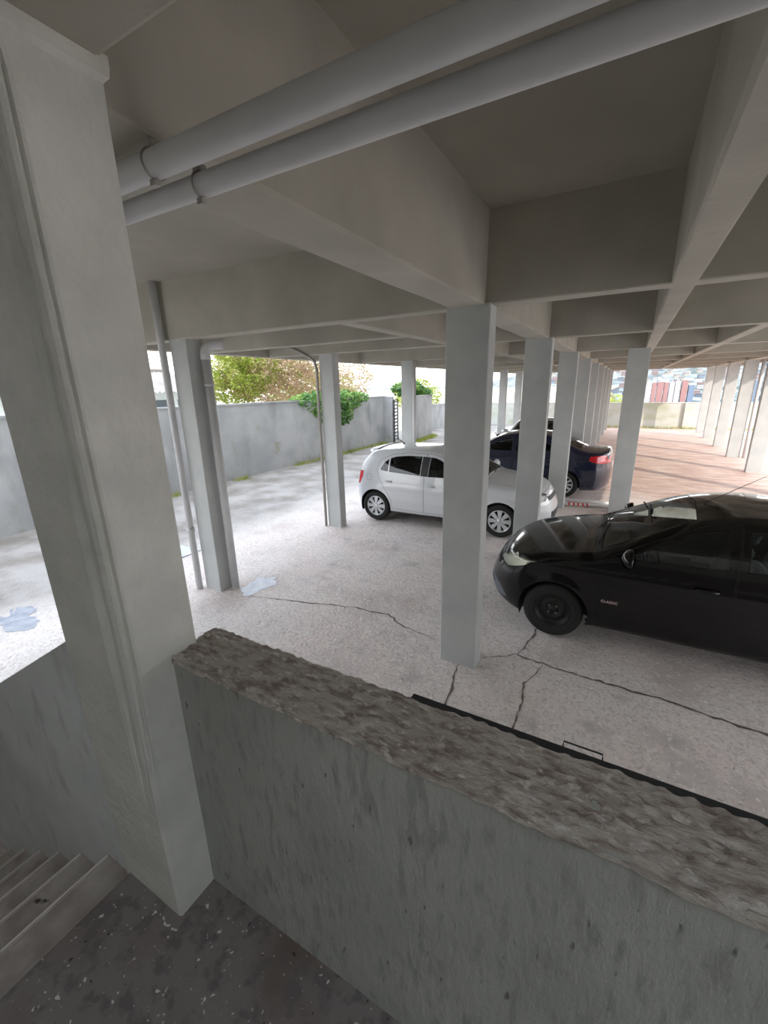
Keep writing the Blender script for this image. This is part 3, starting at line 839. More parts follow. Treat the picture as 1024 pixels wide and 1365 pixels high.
                lathe_y(rb, [(ri, -.08), (ri - .006, -.088), (ri - .018, -.082), (ri - .024, -.05), (ri - .03, -.01)], 48)
                ns = sp['spokes']
                for k in range(ns):
                    t = 2 * math.pi * k / ns
                    ca, sa = math.cos(t), math.sin(t)
                    pr = [(.03, -.020), (.03, .020), (ri - .012, .5 * sp['spw']), (ri - .012, -.5 * sp['spw'])]
                    top_ = [rb.verts.new((r_ * ca - q_ * sa, -.078 - (.008 if r_ < .05 else 0), r_ * sa + q_ * ca)) for r_, q_ in pr]
                    bot_ = [rb.verts.new((r_ * ca - q_ * sa, -.055, r_ * sa + q_ * ca)) for r_, q_ in pr]
                    rb.faces.new(top_)
                    for j in range(4): rb.faces.new((top_[j], bot_[j], bot_[(j + 1) % 4], top_[(j + 1) % 4]))
                lathe_y(rb, [(.05, -.06), (.048, -.085), (.035, -.092), (.0001, -.093)], 24)
                bmesh.ops.recalc_face_normals(rb, faces=rb.faces)
                obj('rim', rb, M['alloy'], w)
                db = B(); lathe_y(db, [(ri - .02, -.035), (.001, -.035)], 40); obj('brake_disc', db, M['seam'], w)
    # interior
    fx = lambda u: L / 2 - u
    def seat(u, y, h=1.0, wd=.24, name='seat'):
        st = empty(name, (fx(u), y, .32)); st.parent = root
        b1 = B(); box(b1, -.27, .25, -wd, wd, -.02, .14, .05); obj('seat_cushion', b1, M['seat'], st)
        b2 = B(); box(b2, -.07, .07, -wd, wd, 0, .56, .05)
        bmesh.ops.rotate(b2, verts=b2.verts, cent=(0, 0, 0), matrix=Matrix.Rotation(-.36, 3, 'Y')); bmesh.ops.translate(b2, verts=b2.verts, vec=(-.22, 0, .08))
        obj('backrest', b2, M['seat'], st)
        for yy in ([0] if wd < .4 else [-.35, .35]):
            b3 = B(); box(b3, -.045, .045, -.13, .13, 0, .18, .04)
            bmesh.ops.rotate(b3, verts=b3.verts, cent=(0, 0, 0), matrix=Matrix.Rotation(-.25, 3, 'Y')); bmesh.ops.translate(b3, verts=b3.verts, vec=(-.45, yy, .62))
            obj('headrest', b3, M['seat'], st)
    su = sp['seat']
    seat(su, .37); seat(su, -.37); seat(su + .85, 0, wd=.58, name='rear_bench')
    b1 = B(); box(b1, fx(su - .62), fx(su - 1.0), -.66, .66, .50, .86, .06); obj('dashboard', b1, M['cabin'], root)
    b1 = B(); cx, cyy, cz = fx(su - .50), .37, .90
    tube(b1, [(cx + .07 * math.sin(t) * 1, cyy + .18 * math.cos(t), cz + .165 * math.sin(t)) for t in [2 * math.pi * k / 28 for k in range(29)]], .014, 8)
    tube(b1, [(cx, cyy - .17, cz), (cx + .01, cyy, cz - .01), (cx, cyy + .17, cz)], .018, 8); tube(b1, [(cx, cyy, cz), (cx + .25, cyy, cz - .12)], .025, 8)
    obj('steering_wheel', b1, M['trim'], root)
    b1 = B(); box(b1, fx(su - .50), fx(su - .47), -.11, .11, sp['mir_in'], sp['mir_in'] + .06, .008); tube(b1, [(fx(su - .51), 0, sp['mir_in'] + .03), (fx(su - .56), 0, sp['mir_in'] + .10)], .008, 6); obj('interior_mirror', b1, M['trim'], root)
    # door mirrors
    for s in (-1, 1):
        u, z = sp['mirror']
        y = width(u, z)
        mb = B()
        bmesh.ops.create_uvsphere(mb, u_segments=20, v_segments=12, radius=1)
        for v in mb.verts:
            x_, y_, z_ = v.co
            v.co = Vector((fx(u) + (.085 * x_ if x_ > 0 else .03 * x_) , s * (y + .13) + .12 * y_, z + .088 * z_ * (1 - .12 * y_ * s)))
        for f in mb.faces: f.smooth = True
        mo = obj('door_mirror', mb, sp['mirror_paint'], root)
        ab = B(); tube(ab, [(fx(u) + .01, s * (y - .03), z - .05), (fx(u) + .01, s * (y + .06), z - .035)], [.035, .02], 10); obj('mirror_arm', ab, M['trim'], mo)
        gb = B(); lathe_y(gb, [(.001, 0), (.062, 0)], 20)
        for v in gb.verts: v.co = Vector((fx(u) - .0305, s * (y + .13) + v.co.x * 1.5, z + v.co.z))
        obj('mirror_glass', gb, M['chrome'], mo)
    # door handles
    for (u, z) in sp['handles']:
        for s in (-1, 1):
            y = width(u, z) + .004; hb = B()
            tube(hb, [(fx(u) + .085, s * (y - .004), z), (fx(u) + .07, s * (y + .022), z), (fx(u) - .07, s * (y + .022), z), (fx(u) - .085, s * (y - .004), z)], [.012, .018, .018, .012], 10)
            hp = obj('door_handle', hb, sp['handle_mat'], root)
            # adopt by the door it belongs to
            for i, o_ in made.items():
                if o_.name.startswith('door') and (min(v.co.x for v in o_.data.vertices) < fx(u) < max(v.co.x for v in o_.data.vertices)) and o_.data.vertices[0].co.y * s > 0:
                    hp.parent = o_; break
    # wipers
    if sp.get('wipers'):
        for (u0, y0, u1, y1) in sp['wipers']:
            wb_ = B(); P = []
            for k in range(9):
                t = k / 8; u = u0 + (u1 - u0) * t; y = y0 + (y1 - y0) * t
                P.append((fx(u), y, zt(u) - sp['crown'] * (y / width(u, 1.0)) ** 2 + .014))
            tube(wb_, P, .008, 6); obj('wiper', wb_, M['trim'], root)
    return root, made, width, zt, fx

WT = lambda c, n: c.z > .5
def common_regions(sp):
    return sp

# --- black hatchback
def hatch_regions(paint, glass_m, s, doors, qg=True):
    return s
blk = dict(name='black_car', L=3.93, w=.835, paint=M['black_paint'], crease=.80, tumble=.50, crown=.055,
    top=[(0, .60), (.10, .71), (.30, .83), (.65, .93), (1.00, 1.00), (1.10, 1.015), (1.25, 1.08), (1.55, 1.235), (1.85, 1.375), (2.05, 1.43), (2.35, 1.465), (2.8, 1.46), (3.2, 1.42), (3.4, 1.37), (3.55, 1.27), (3.72, 1.10), (3.85, .93), (3.93, .85)],
    belt=[(0, .70), (.5, .84), (1.1, .93), (1.6, .96), (2.3, .985), (3.1, 1.03), (3.93, 1.05)],
    nose_plan=.36, tail_plan=.22, fa=.785, ra=3.27, wr=.292, arch=.345, rim=.185, wheel='steel', spokes=0, spw=0,
    seat=2.05, mirror=(1.42, 1.02), mirror_paint=M['black_paint'], handles=[(2.02, .815), (2.93, .84)], handle_mat=M['black_paint'], mir_in=1.25,
    over=('side_window', 'quarter_glass', 'window_surround', 'fog_recess'), partlabels={'headlamp': 'clear almond shaped headlamp', 'side_window': 'tinted side glass', 'windscreen': 'clear windscreen', 'lower_grille': 'grey lower bumper insert'},
    wipers=[(1.13, .55, 1.20, -.05), (1.13, .0, 1.22, -.58)])
blk['regions'] = [
    ('windscreen', 'top', [(1.17, -.66), (1.17, .66), (1.50, .60), (1.90, .53), (1.93, 0), (1.90, -.53), (1.50, -.60)], M['glass'], 0.008, False, lambda c, n: c.z > .98),
    ('rear_window', 'top', [(3.46, -.52), (3.46, .52), (3.70, .58), (3.70, -.58)], M['glass_side'], 0.006, False, lambda c, n: c.z > .98),
    ('bonnet', 'top', [(.20, -.50), (.17, -.25), (.16, 0), (.17, .25), (.20, .50), (.55, .62), (1.10, .68), (1.13, 0), (1.10, -.68), (.55, -.62)], M['black_paint'], .005, False, lambda c, n: c.z > .6),
    ('door', 'side', [(1.22, .29), (1.19, .50), (1.20, .90), (1.27, .985), (1.60, 1.165), (1.90, 1.31), (2.10, 1.365), (2.205, 1.372), (2.205, .27)], M['black_paint'], .004, True, None),
    ('door', 'side', [(2.215, .27), (2.215, 1.372), (2.60, 1.372), (2.95, 1.31), (3.14, 1.20), (3.20, 1.05), (3.12, .85), (2.98, .62), (2.90, .45), (2.88, .29)], M['black_paint'], .004, True, None),
    ('quarter_glass', 'side', [(1.37, .98), (1.585, 1.095), (1.60, .985)], M['glass_side'], .004, True, None),
    ('side_window', 'side', [(1.63, .985), (1.61, 1.11), (1.78, 1.20), (1.95, 1.275), (2.06, 1.305), (2.12, 1.305), (2.155, 1.005)], M['glass_side'], .005, True, None),
    ('side_window', 'side', [(2.27, 1.01), (2.27, 1.315), (2.62, 1.315), (2.86, 1.265), (3.02, 1.18), (3.07, 1.06)], M['glass_side'], .005, True, None),
    ('headlamp', 'side', [(.07, .645), (.05, .70), (.12, .765), (.28, .815), (.46, .83), (.62, .825), (.50, .755), (.38, .70), (.24, .645)], M['lens'], .004, True, lambda c, n: abs(c.y) > .36),
    ('cowl', 'top', [(1.115, -.70), (1.135, 0), (1.115, .70), (1.165, .69), (1.165, -.69)], M['trim'], .0, False, lambda c, n: c.z > .9),
    ('lower_grille', 'side', [(-.08, .28), (-.08, .44), (.10, .45), (.20, .41), (.30, .30), (.24, .27)], M['grey_trim'], .004, True, lambda c, n: abs(c.y) > .38 and c.x > 1.4),
    ('fog_recess', 'side', [(-.08, .37), (-.08, .425), (.09, .425), (.12, .37)], M['trim'], .0, True, lambda c, n: abs(c.y) > .40 and c.x > 1.4),
    ('grille', 'front', [(-.33, .27), (-.36, .42), (.36, .42), (.33, .27)], M['trim'], .004, False, None),
    ('grille', 'front', [(-.30, .56), (-.33, .62), (.33, .62), (.30, .56)], M['trim'], .004, False, None),
    ('tail_lamp', 'side', [(3.72, .80), (3.62, .95), (3.60, 1.08), (3.95, 1.02), (3.98, .80)], M['red_lamp'], .004, True, lambda c, n: abs(c.y) > .5),
]
car, made, cw, czt, cfx = build_car(blk)
car.location = (.725, 5.10, 0); car.rotation_euler = (0, 0, math.pi)
tag(car, 'black hatchback cut off by the right picture edge, with black steel wheels', 'car')
# badge on the front door
def text_mesh(txt, size, extr=.001):
    cu = bpy.data.curves.new('lettering', 'FONT'); cu.body = txt; cu.size = size; cu.extrude = extr; cu.space_character = 1.1
    t = bpy.data.objects.new('lettering', cu); C.objects.link(t)
    bpy.context.view_layer.update()
    me = bpy.data.meshes.new_from_object(t.evaluated_get(bpy.context.evaluated_depsgraph_get()))
    bpy.data.objects.remove(t)
    return me
for s in (1, -1):
    me = text_mesh('CLASSIC', .036, .0015); me.materials.append(M['badge'])
    bd = bpy.data.objects.new('door_badge', me); C.objects.link(bd)
    y = cw(1.28, .53) + .001
    # +y side of the car is the side the viewer sees after the half turn
    if s > 0: bd.location = (cfx(1.22), y, .515); bd.rotation_euler = (math.pi / 2, 0, math.pi)
    else: bd.location = (cfx(1.34), -y, .515); bd.rotation_euler = (math.pi / 2, 0, 0)
    for o_ in made.values():
        if o_.name.startswith('door') and o_.data.vertices[0].co.y * s > 0 and max(v.co.x for v in o_.data.vertices) > .5: bd.parent = o_; break
    else: bd.parent = car
    bd['label'] = 'small pale red lettering on the door'
bm = B(); tube(bm, [(cfx(1.98), .12, 1.42), (cfx(2.4), .12, 1.72)], [.004, .002], 6); obj('antenna', bm, M['trim'], car)

# --- white hatchback
wht = dict(name='white_car', L=3.90, w=.828, paint=M['white_paint'], crease=.70, tumble=.42, crown=.05,
    top=[(0, .66), (.10, .76), (.30, .855), (.65, .925), (1.00, .97), (1.10, .985), (1.25, 1.055), (1.55, 1.215), (1.85, 1.36), (2.05, 1.415), (2.35, 1.45), (2.8, 1.455), (3.2, 1.43), (3.42, 1.39), (3.52, 1.30), (3.68, 1.12), (3.80, .95), (3.90, .85)],
    belt=[(0, .72), (.5, .84), (1.1, .90), (1.6, .925), (2.3, .945), (3.1, .99), (3.90, 1.0)],
    nose_plan=.34, tail_plan=.24, fa=.81, ra=3.275, wr=.295, arch=.345, rim=.20, wheel='alloy', spokes=8, spw=.085,
    seat=2.05, mirror=(1.36, 1.0), mirror_paint=M['white_paint'], handles=[(2.10, .80), (2.98, .82)], handle_mat=M['white_paint'], mir_in=1.22,
    over=('side_window', 'quarter_glass', 'pillar_trim'), partlabels={'headlamp': 'clear headlamp', 'side_window': 'dark side glass', 'tail_lamp': 'small red tail lamp', 'pillar_trim': 'black pillar cover'},
    wipers=[(1.13, -.55, 1.20, .05), (1.13, .0, 1.22, .58)])
wht['regions'] = [
    ('windscreen', 'top', [(1.17, -.66), (1.17, .66), (1.50, .61), (1.90, .54), (1.93, 0), (1.90, -.54), (1.50, -.61)], M['glass'], 0.008, False, lambda c, n: c.z > .95),
    ('rear_window', 'top', [(3.50, -.52), (3.50, .52), (3.70, .58), (3.70, -.58)], M['glass_dark'], 0.006, False, lambda c, n: c.z > .98),
    ('bonnet', 'top', [(.20, -.50), (.17, -.25), (.16, 0), (.17, .25), (.20, .50), (.55, .62), (1.10, .68), (1.13, 0), (1.10, -.68), (.55, -.62)], M['white_paint'], .005, False, lambda c, n: c.z > .6),
    ('door', 'side', [(1.22, .29), (1.19, .50), (1.20, .88), (1.27, .965), (1.60, 1.155), (1.90, 1.30), (2.10, 1.355), (2.225, 1.362), (2.225, .27)], M['white_paint'], .004, True, None),
    ('door', 'side', [(2.235, .27), (2.235, 1.362), (2.60, 1.362), (2.95, 1.32), (3.18, 1.22), (3.25, 1.05), (3.16, .82), (3.02, .62), (2.92, .45), (2.90, .29)], M['white_paint'], .004, True, None),
    ('side_window', 'side', [(1.42, .975), (1.60, 1.085), (1.78, 1.18), (1.95, 1.265), (2.06, 1.30), (2.15, 1.305), (2.155, .965)], M['glass_dark'], .005, True, None),
    ('pillar_trim', 'side', [(2.16, .965), (2.155, 1.305), (2.31, 1.31), (2.31, .97)], M['trim'], .0, True, None),
    ('side_window', 'side', [(2.32, .97), (2.32, 1.31), (2.62, 1.31), (2.86, 1.285), (2.97, 1.25), (2.97, 1.0)], M['glass_dark'], .005, True, None),
    ('quarter_glass', 'side', [(3.0, 1.005), (3.0, 1.235), (3.09, 1.17), (3.16, 1.05), (3.15, 1.02)], M['glass_dark'], .004, True, None),
    ('headlamp', 'side', [(.13, .655), (.12, .74), (.22, .79), (.40, .80), (.47, .78), (.36, .70), (.30, .655)], M['lens'], .004, True, lambda c, n: abs(c.y) > .36),
    ('fuel_flap', 'side', [(3.41 + .065 * math.cos(t), .87 + .065 * math.sin(t)) for t in [2 * math.pi * k / 16 for k in range(16)]], M['white_paint'], .004, False, lambda c, n: c.y < 0),
    ('grille', 'front', [(-.33, .27), (-.36, .45), (.36, .45), (.33, .27)], M['trim'], .004, False, None),
    ('grille', 'front', [(-.36, .64), (-.38, .71), (.38, .71), (.36, .64)], M['trim'], .004, False, None),
    ('tail_lamp', 'side', [(3.64, .72), (3.56, .88), (3.55, .98), (3.95, .99), (3.98, .72)], M['red_lamp'], .004, True, lambda c, n: abs(c.y) > .5),
]
car, made, cw, czt, cfx = build_car(wht)
car.location = (-.92 - 1.95, 7.86, 0)
tag(car, 'white hatchback with silver spoked wheels parked behind the central column', 'car')
bm = B()
sec = [(0, 0), (.16, -.02), (.20, -.045), (.17, -.06), (0, -.045)]
rings = []
for k in range(15):
    y = -.54 + 1.08 * k / 14; dz = 1.425 - .045 * (y / .7) ** 2 - (.03 if k in (0, 14) else 0)
    rings.append([bm.verts.new((cfx(3.36) - a * (1 if k not in (0, 14) else .7), y, dz + b)) for a, b in sec])
for a, b in zip(rings, rings[1:]):
    for k in range(5): bm.faces.new((a[k], a[(k + 1) % 5], b[(k + 1) % 5], b[k]))
bm.faces.new(rings[0]); bm.faces.new(rings[-1][::-1]); bmesh.ops.recalc_face_normals(bm, faces=bm.faces)
obj('roof_spoiler', bm, M['white_paint'], car)
bm = B(); tube(bm, [(cfx(3.02), 0, 1.44), (cfx(3.06), 0, 1.465), (cfx(3.26), 0, 1.62)], [.02, .010, .003], 8); obj('antenna', bm, M['trim'], car)

# --- navy sedan
nav = dict(name='navy_car', L=4.45, w=.865, paint=M['navy_paint'], crease=.86, tumble=.46, crown=.05, step=.05,
    top=[(0, .62), (.10, .74), (.30, .85), (.65, .93), (1.05, 1.0), (1.18, 1.02), (1.35, 1.10), (1.65, 1.25), (1.95, 1.39), (2.2, 1.44), (2.5, 1.465), (2.9, 1.45), (3.2, 1.40), (3.5, 1.27), (3.78, 1.14), (3.95, 1.10), (4.2, 1.09), (4.36, 1.10), (4.42, 1.04), (4.45, 1.0)],
    belt=[(0, .72), (.5, .85), (1.1, .94), (1.6, .97), (2.3, 1.0), (3.1, 1.03), (4.45, 1.05)],
    nose_plan=.36, tail_plan=.26, tail_up=.03, fa=.86, ra=3.50, wr=.305, arch=.355, rim=.205, wheel='alloy', spokes=10, spw=.05,
    seat=2.2, mirror=(1.5, 1.05), mirror_paint=M['navy_paint'], handles=[(2.25, .86), (3.1, .88)], handle_mat=M['navy_paint'], mir_in=1.26,
    over=('side_window',), partlabels={'tail_lamp': 'red tail lamp'})
nav['regions'] = [
    ('windscreen', 'top', [(1.27, -.68), (1.27, .68), (1.60, .62), (2.0, .55), (2.03, 0), (2.0, -.55), (1.60, -.62)], M['glass'], 0.008, False, lambda c, n: c.z > .98),
    ('rear_window', 'top', [(3.28, -.50), (3.25, 0), (3.28, .50), (3.50, .56), (3.78, .60), (3.78, -.60), (3.5, -.56)], M['glass_dark'], 0.006, False, lambda c, n: c.z > .98),
    ('bonnet', 'top', [(.20, -.50), (.16, 0), (.20, .50), (.55, .62), (1.18, .68), (1.22, 0), (1.18, -.68), (.55, -.62)], M['navy_paint'], .005, False, lambda c, n: c.z > .6),
    ('boot_lid', 'top', [(3.84, -.60), (3.84, .60), (4.38, .58), (4.38, -.58)], M['navy_paint'], .005, False, lambda c, n: c.z > .9),
    ('door', 'side', [(1.30, .29), (1.28, .50), (1.30, .93), (1.70, 1.18), (2.0, 1.32), (2.20, 1.375), (2.32, 1.38), (2.32, .27)], M['navy_paint'], .004, True, None),
    ('door', 'side', [(2.33, .27), (2.33, 1.38), (2.75, 1.375), (3.1, 1.30), (3.38, 1.15), (3.42, 1.03), (3.32, .85), (3.18, .62), (3.12, .45), (3.1, .29)], M['navy_paint'], .004, True, None),
    ('side_window', 'side', [(1.55, 1.02), (1.80, 1.165), (2.05, 1.29), (2.2, 1.32), (2.26, 1.32), (2.27, 1.03)], M['glass_dark'], .005, True, None),
    ('side_window', 'side', [(2.38, 1.03), (2.38, 1.325), (2.75, 1.32), (3.0, 1.26), (3.22, 1.13), (3.22, 1.07)], M['glass_dark'], .005, True, None),
    ('headlamp', 'side', [(.13, .66), (.12, .74), (.26, .81), (.60, .83), (.42, .72), (.30, .66)], M['lens'], .004, True, lambda c, n: abs(c.y) > .36),
    ('grille', 'front', [(-.33, .27), (-.36, .50), (.36, .50), (.33, .27)], M['trim'], .004, False, None),
    ('tail_lamp', 'side', [(3.98, .88), (4.0, .98), (4.12, 1.0), (4.50, 1.0), (4.50, .82), (4.2, .82)], M['red_lamp'], .004, True, lambda c, n: abs(c.y) > .42),
    ('number_plate', 'rear', [(-.26, .68), (-.26, .82), (.26, .82), (.26, .68)], M['plate'], .004, False, None),
]
car, made, cw, czt, cfx = build_car(nav)
car.location = (-.18 - 2.225, 11.25, 0); car.rotation_euler = (0, 0, math.pi)
tag(car, 'navy blue sedan parked beyond the white car with its red tail lamp to the right', 'car')
# --- silver car beyond it, a mirrored copy of the sedan shape in silver paint
sil = dict(nav); sil['name'] = 'silver_car'; sil['paint'] = M['silver_paint']; sil['mirror_paint'] = M['silver_paint']; sil['handle_mat'] = M['silver_paint']
sil['regions'] = [tuple(M['silver_paint'] if v is M['navy_paint'] else v for v in r) for r in nav['regions']]
car, made, cw, czt, cfx = build_car(sil)
car.location = (-2.62, 15.3, 0); car.rotation_euler = (0, 0, -math.pi / 2)
tag(car, 'silver car whose roof and windscreen just show beyond the navy sedan roof', 'car')

# ------------------------------------------------------------------ plants
def leaves(bm, cen, rad, n, size, rnd, dens=1.0):
    for _ in range(n):
        while True:
            p = Vector((rnd.uniform(-1, 1), rnd.uniform(-1, 1), rnd.uniform(-1, 1)))
            if .1 < p.length < 1 and noise.noise(Vector((p.x * 2.3 + cen[0], p.y * 2.3 + cen[1], p.z * 2.3 + cen[2]))) > -.12: break
        p = Vector((cen[0] + p.x * rad[0], cen[1] + p.y * rad[1], cen[2] + p.z * rad[2]))
        a = Vector((rnd.gauss(0, 1), rnd.gauss(0, 1), rnd.gauss(0, .6))).normalized(); b = a.orthogonal().normalized()
        s = size * rnd.uniform(.6, 1.4)
        vs_ = [bm.verts.new(p - a * s), bm.verts.new(p + b * s * .45), bm.verts.new(p + a * s), bm.verts.new(p - b * s * .45)]
        bm.faces.new(vs_)
def branches(bm, p, d, r, ln, depth, rnd, tips):
    P = [p]; R = [r]; dd = d.normalized()
    for k in range(4):
        dd = (dd + Vector((rnd.gauss(0, .16), rnd.gauss(0, .16), rnd.gauss(0, .1)))).normalized()
        P.append(P[-1] + dd * ln / 4); R.append(r * (1 - .1 * (k + 1)))
    tube(bm, P, R, 6 if depth < 2 else 4)
    if depth == 0: tips.append(P[-1]); return
    for k in range(3):
        nd = (dd + Vector((rnd.gauss(0, .55), rnd.gauss(0, .55), rnd.gauss(.1, .35)))).normalized()
        branches(bm, P[-1 if k < 2 else 2], nd, R[-1] * .65, ln * .72, depth - 1, rnd, tips)
def tree(name, loc, h, blobs, lm, label, cat, seed, trunk_d=(0, 0, 1), depth=3, lsize=.07, trunk_r=.12):
    rnd = random.Random(seed)
    root = empty(name, loc); tag(root, label, cat)
    tb = B(); tips = []; branches(tb, Vector((0, 0, -.2)), Vector(trunk_d), trunk_r, h, depth, rnd, tips)
    obj('trunk', tb, M['bark'], root)
    fb = B()
    for (c, r, n) in blobs: leaves(fb, c, r, n, lsize, rnd)
    if blobs: obj('foliage', fb, lm, root)
    return root
tree('flowering_tree', (-14.3, 15.5, 0), 1.7, [((0, -.5, 3.2), (1.8, 2.6, 1.4), 8200), ((-.5, 2.2, 3.4), (1.8, 2.4, 1.5), 6000), ((0, 5.5, 3.0), (1.6, 2.2, 1.1), 3000)],
     M['blossom'], 'bare branched tree with pale pinkish blossom behind the yard wall', 'tree', 3, (.1, .1, 1), 3, .065, .10)
tree('tree', (-15.2, 12.6, 0), 1.6, [((.8, .6, 3.3), (1.3, 1.5, 1.4), 7000), ((0, 3, 3.6), (1.5, 1.5, 1.2), 4000)], M['yellow_leaf'],
     'yellow green leafy tree behind the yard wall right of the first left column', 'tree', 5, (.1, .2, 1), 3, .07)
tree('tree', (-16.5, 21, -1), 2.0, [((0, 0, 3.4), (2.2, 3.5, 1.2), 4200)], M['yellow_leaf'], 'low yellow green treetop behind the far end of the yard wall', 'tree', 11, (0, 0, 1), 2, .08)
tree('shrub', (-10.6, 13.6, .8), .6, [((.25, -.4, 1.2), (.65, 1.0, .5), 1000), ((.45, -.1, .95), (.45, .8, .55), 700), ((.35, 1.3, 1.25), (.6, 1.1, .45), 1000), ((.5, .9, .85), (.4, .7, .55), 600), ((.4, 2.3, 1.35), (.4, .7, .25), 350), ((.4, -1.3, 1.35), (.4, .6, .25), 300), ((.6, .4, .55), (.25, .5, .3), 220)], M['green_leaf'],
     'green leafy shrub hanging over the yard wall beside the second left column', 'shrub', 8, (.2, 0, 1), 1, .08, .04)
tree('shrub', (-9.9, 20.2, 0), .9, [((0, 0, 2.45), (.7, 1.3, .45), 1500), ((.4, .8, 2.2), (.5, .8, .3), 600)], M['green_leaf'],
     'green shrub showing over the wall beyond the gate', 'shrub', 14, (0, 0, 1), 1, .09, .04)
tree('tree', (-12.5, 27, -1), 1.5, [((0, 0, 2.9), (1.5, 2.0, 1.2), 1500)], M['yellow_leaf'], 'yellowish bush left of the central column beyond the low wall', 'tree', 15, (0, 0, 1), 1, .1)
tree('bush', (-1.9, 33, -1), 1.2, [((0, 0, 2.0), (2.2, 1.0, .9), 2200)], M['yellow_leaf'], 'yellow green bush beyond the far wall left of the lone slim column', 'bush', 17, (0, 0, 1), 1, .1)
tree('bush', (9.3, 33, -1), 1.4, [((0, 0, 2.2), (1.8, 1.0, 1.0), 1800)], M['yellow_leaf'], 'yellow green bush beyond the far wall at the right picture edge', 'bush', 19, (0, 0, 1), 1, .1)
def grass_strip():
    bm = B(); rnd = random.Random(4)
    def blade(x, y, h):
        a = rnd.uniform(0, math.pi); dx, dy = math.cos(a) * .008, math.sin(a) * .008; t = rnd.uniform(-.04, .04)
        bm.faces.new([bm.verts.new((x - dx, y - dy, -.02)), bm.verts.new((x + dx, y + dy, -.02)), bm.verts.new((x + t, y + rnd.uniform(-.04, .04), h))])
    for _ in range(2600):
        y = rnd.uniform(3, 18)
        if noise.noise(Vector((y * 1.3, 0, 2))) > -.05 + (.25 if y < 11 else -.15): blade(-10.04 + abs(rnd.gauss(0, .12)) + .03, y, rnd.uniform(.04, .16))
    for _ in range(1500):
        y = rnd.uniform(18.3, 21.4); blade(-8.7 - (y - 18.2) / 3.2 * .33 + abs(rnd.gauss(0, .15)), y, rnd.uniform(.05, .2))
    for _ in range(2500): blade(rnd.uniform(-6, 10), 28.8 - abs(rnd.gauss(0, .2)), rnd.uniform(.05, .2))
    return bm
tag(obj('weeds', grass_strip(), M['yellow_leaf']), 'thin weeds growing along the foot of the yard walls', 'grass', kind='stuff')

# ------------------------------------------------------------------ neighbour house and far view
root = empty('house', (-14.6, 7.6, 0)); tag(root, 'low pale house with a corrugated roof seen over the yard wall', 'house')
obj('wall', box(B(), -4, .35, -3.2, 3.55, -.5, 2.6), mat('house_wall', (.62, .70, .68), .9, col2=(.70, .75, .74), nscale=2), root)
bm = B()
for k in range(2): box(bm, .35, .37, 1.7 + .9 * k, 2.2 + .9 * k, 1.6, 2.3)
obj('window', bm, mat('house_window', (.12, .14, .16), .2), root)
def corrugated():
    bm = B(); ny = 200; nx = 8; g = {}
    for j in range(ny + 1):
        y = -3.6 + 7.5 * j / ny
        for i in range(nx + 1):
            x = .85 - 2.6 * i / nx
            g[i, j] = bm.verts.new((x, y, 2.55 + (.85 - x) * .30 + .03 * math.cos(y * 2 * math.pi / .18)))
    for j in range(ny):
        for i in range(nx): bm.faces.new((g[i, j], g[i+1, j], g[i+1, j+1], g[i, j+1])).smooth = True
    bmesh.ops.solidify(bm, geom=bm.faces[:], thickness=.012)
    return bm
obj('roof', corrugated(), mat('fibre_cement', (.56, .51, .49), .85, col2=(.66, .62, .60), nscale=3), root)
obj('roof_ridge', box(B(), -1.9, -1.7, -3.6, 3.9, 3.30, 3.44, .03), mat('ridge', (.30, .26, .24), .9), root)

def terrain_z(x, y):
    d = y
    if d < 60: return -2 - (d - 30) * .3 if d > 30 else -2
    if d < 900: return -11 - 24 * min(1, (d - 60) / 300)
    t = min(1, (d - 900) / 900)
    side = max(0.0, min(1.0, (x / y + .30) / .22))
    return -35 + (35 + 100 * side) * t ** 1.15 * (1 + .25 * noise.noise(Vector((x / 500, y / 500, 1))))
def terrain():
    bm = B(); g = {}
    xs = [-1800 + 60 * i for i in range(71)]; ys = [31, 40, 60, 120, 250, 500, 800] + [900 + 50 * k for k in range(20)]
    for i, x in enumerate(xs):
        for j, y in enumerate(ys): g[i, j] = bm.verts.new((x, y, terrain_z(x, y)))
    for i in range(len(xs) - 1):
        for j in range(len(ys) - 1): bm.faces.new((g[i, j], g[i+1, j], g[i+1, j+1], g[i, j+1])).smooth = True
    return bm
tag(struct('ground_hillside', terrain(), mat('hill_ground', (.06, .085, .08), 1, col2=(.24, .26, .27), nscale=.035, detail=8)), 'pale hazy hillside beyond the far wall', 'hill')  # haze and glare are put into these ground tones
bm = B(); box(bm, -400, -12.1, -100, 500, -2.6, -.9); struct('ground_neighbour', bm, mat('neighbour_ground', (.35, .33, .26), 1))
bm = B(); box(bm, 14.05, 400, -100, 31, -2.6, -1.2); struct('ground_right', bm, mat('right_ground', (.38, .34, .28), 1))
def tower_mat(c1, c2):
    m = bpy.data.materials.new('tower_render'); m.use_nodes = True
    n = m.node_tree.nodes; l = m.node_tree.links; b = n['Principled BSDF']; b.inputs['Roughness'].default_value = .9
    co = n.new('ShaderNodeTexCoord'); br = n.new('ShaderNodeTexBrick'); mp = n.new('ShaderNodeMapping'); mp.inputs['Rotation'].default_value = (math.pi / 2, 0, 0)
    l.new(co.outputs['Object'], mp.inputs[0]); l.new(mp.outputs[0], br.inputs['Vector'])
    br.inputs['Scale'].default_value = .30; br.offset = 0; br.inputs['Mortar Size'].default_value = .12
    br.inputs['Color1'].default_value = (*c2, 1); br.inputs['Color2'].default_value = (*[v * .9 for v in c2], 1); br.inputs['Mortar'].default_value = (*c1, 1)
    l.new(br.outputs[0], b.inputs['Base Color']); return m
TM = {'pink': tower_mat((.30, .16, .15), (.20, .12, .13)), 'white': tower_mat((.42, .41, .42), (.16, .18, .22)), 'blue': tower_mat((.15, .19, .26), (.08, .11, .16))}  # tower colours carry the distant haze and glare
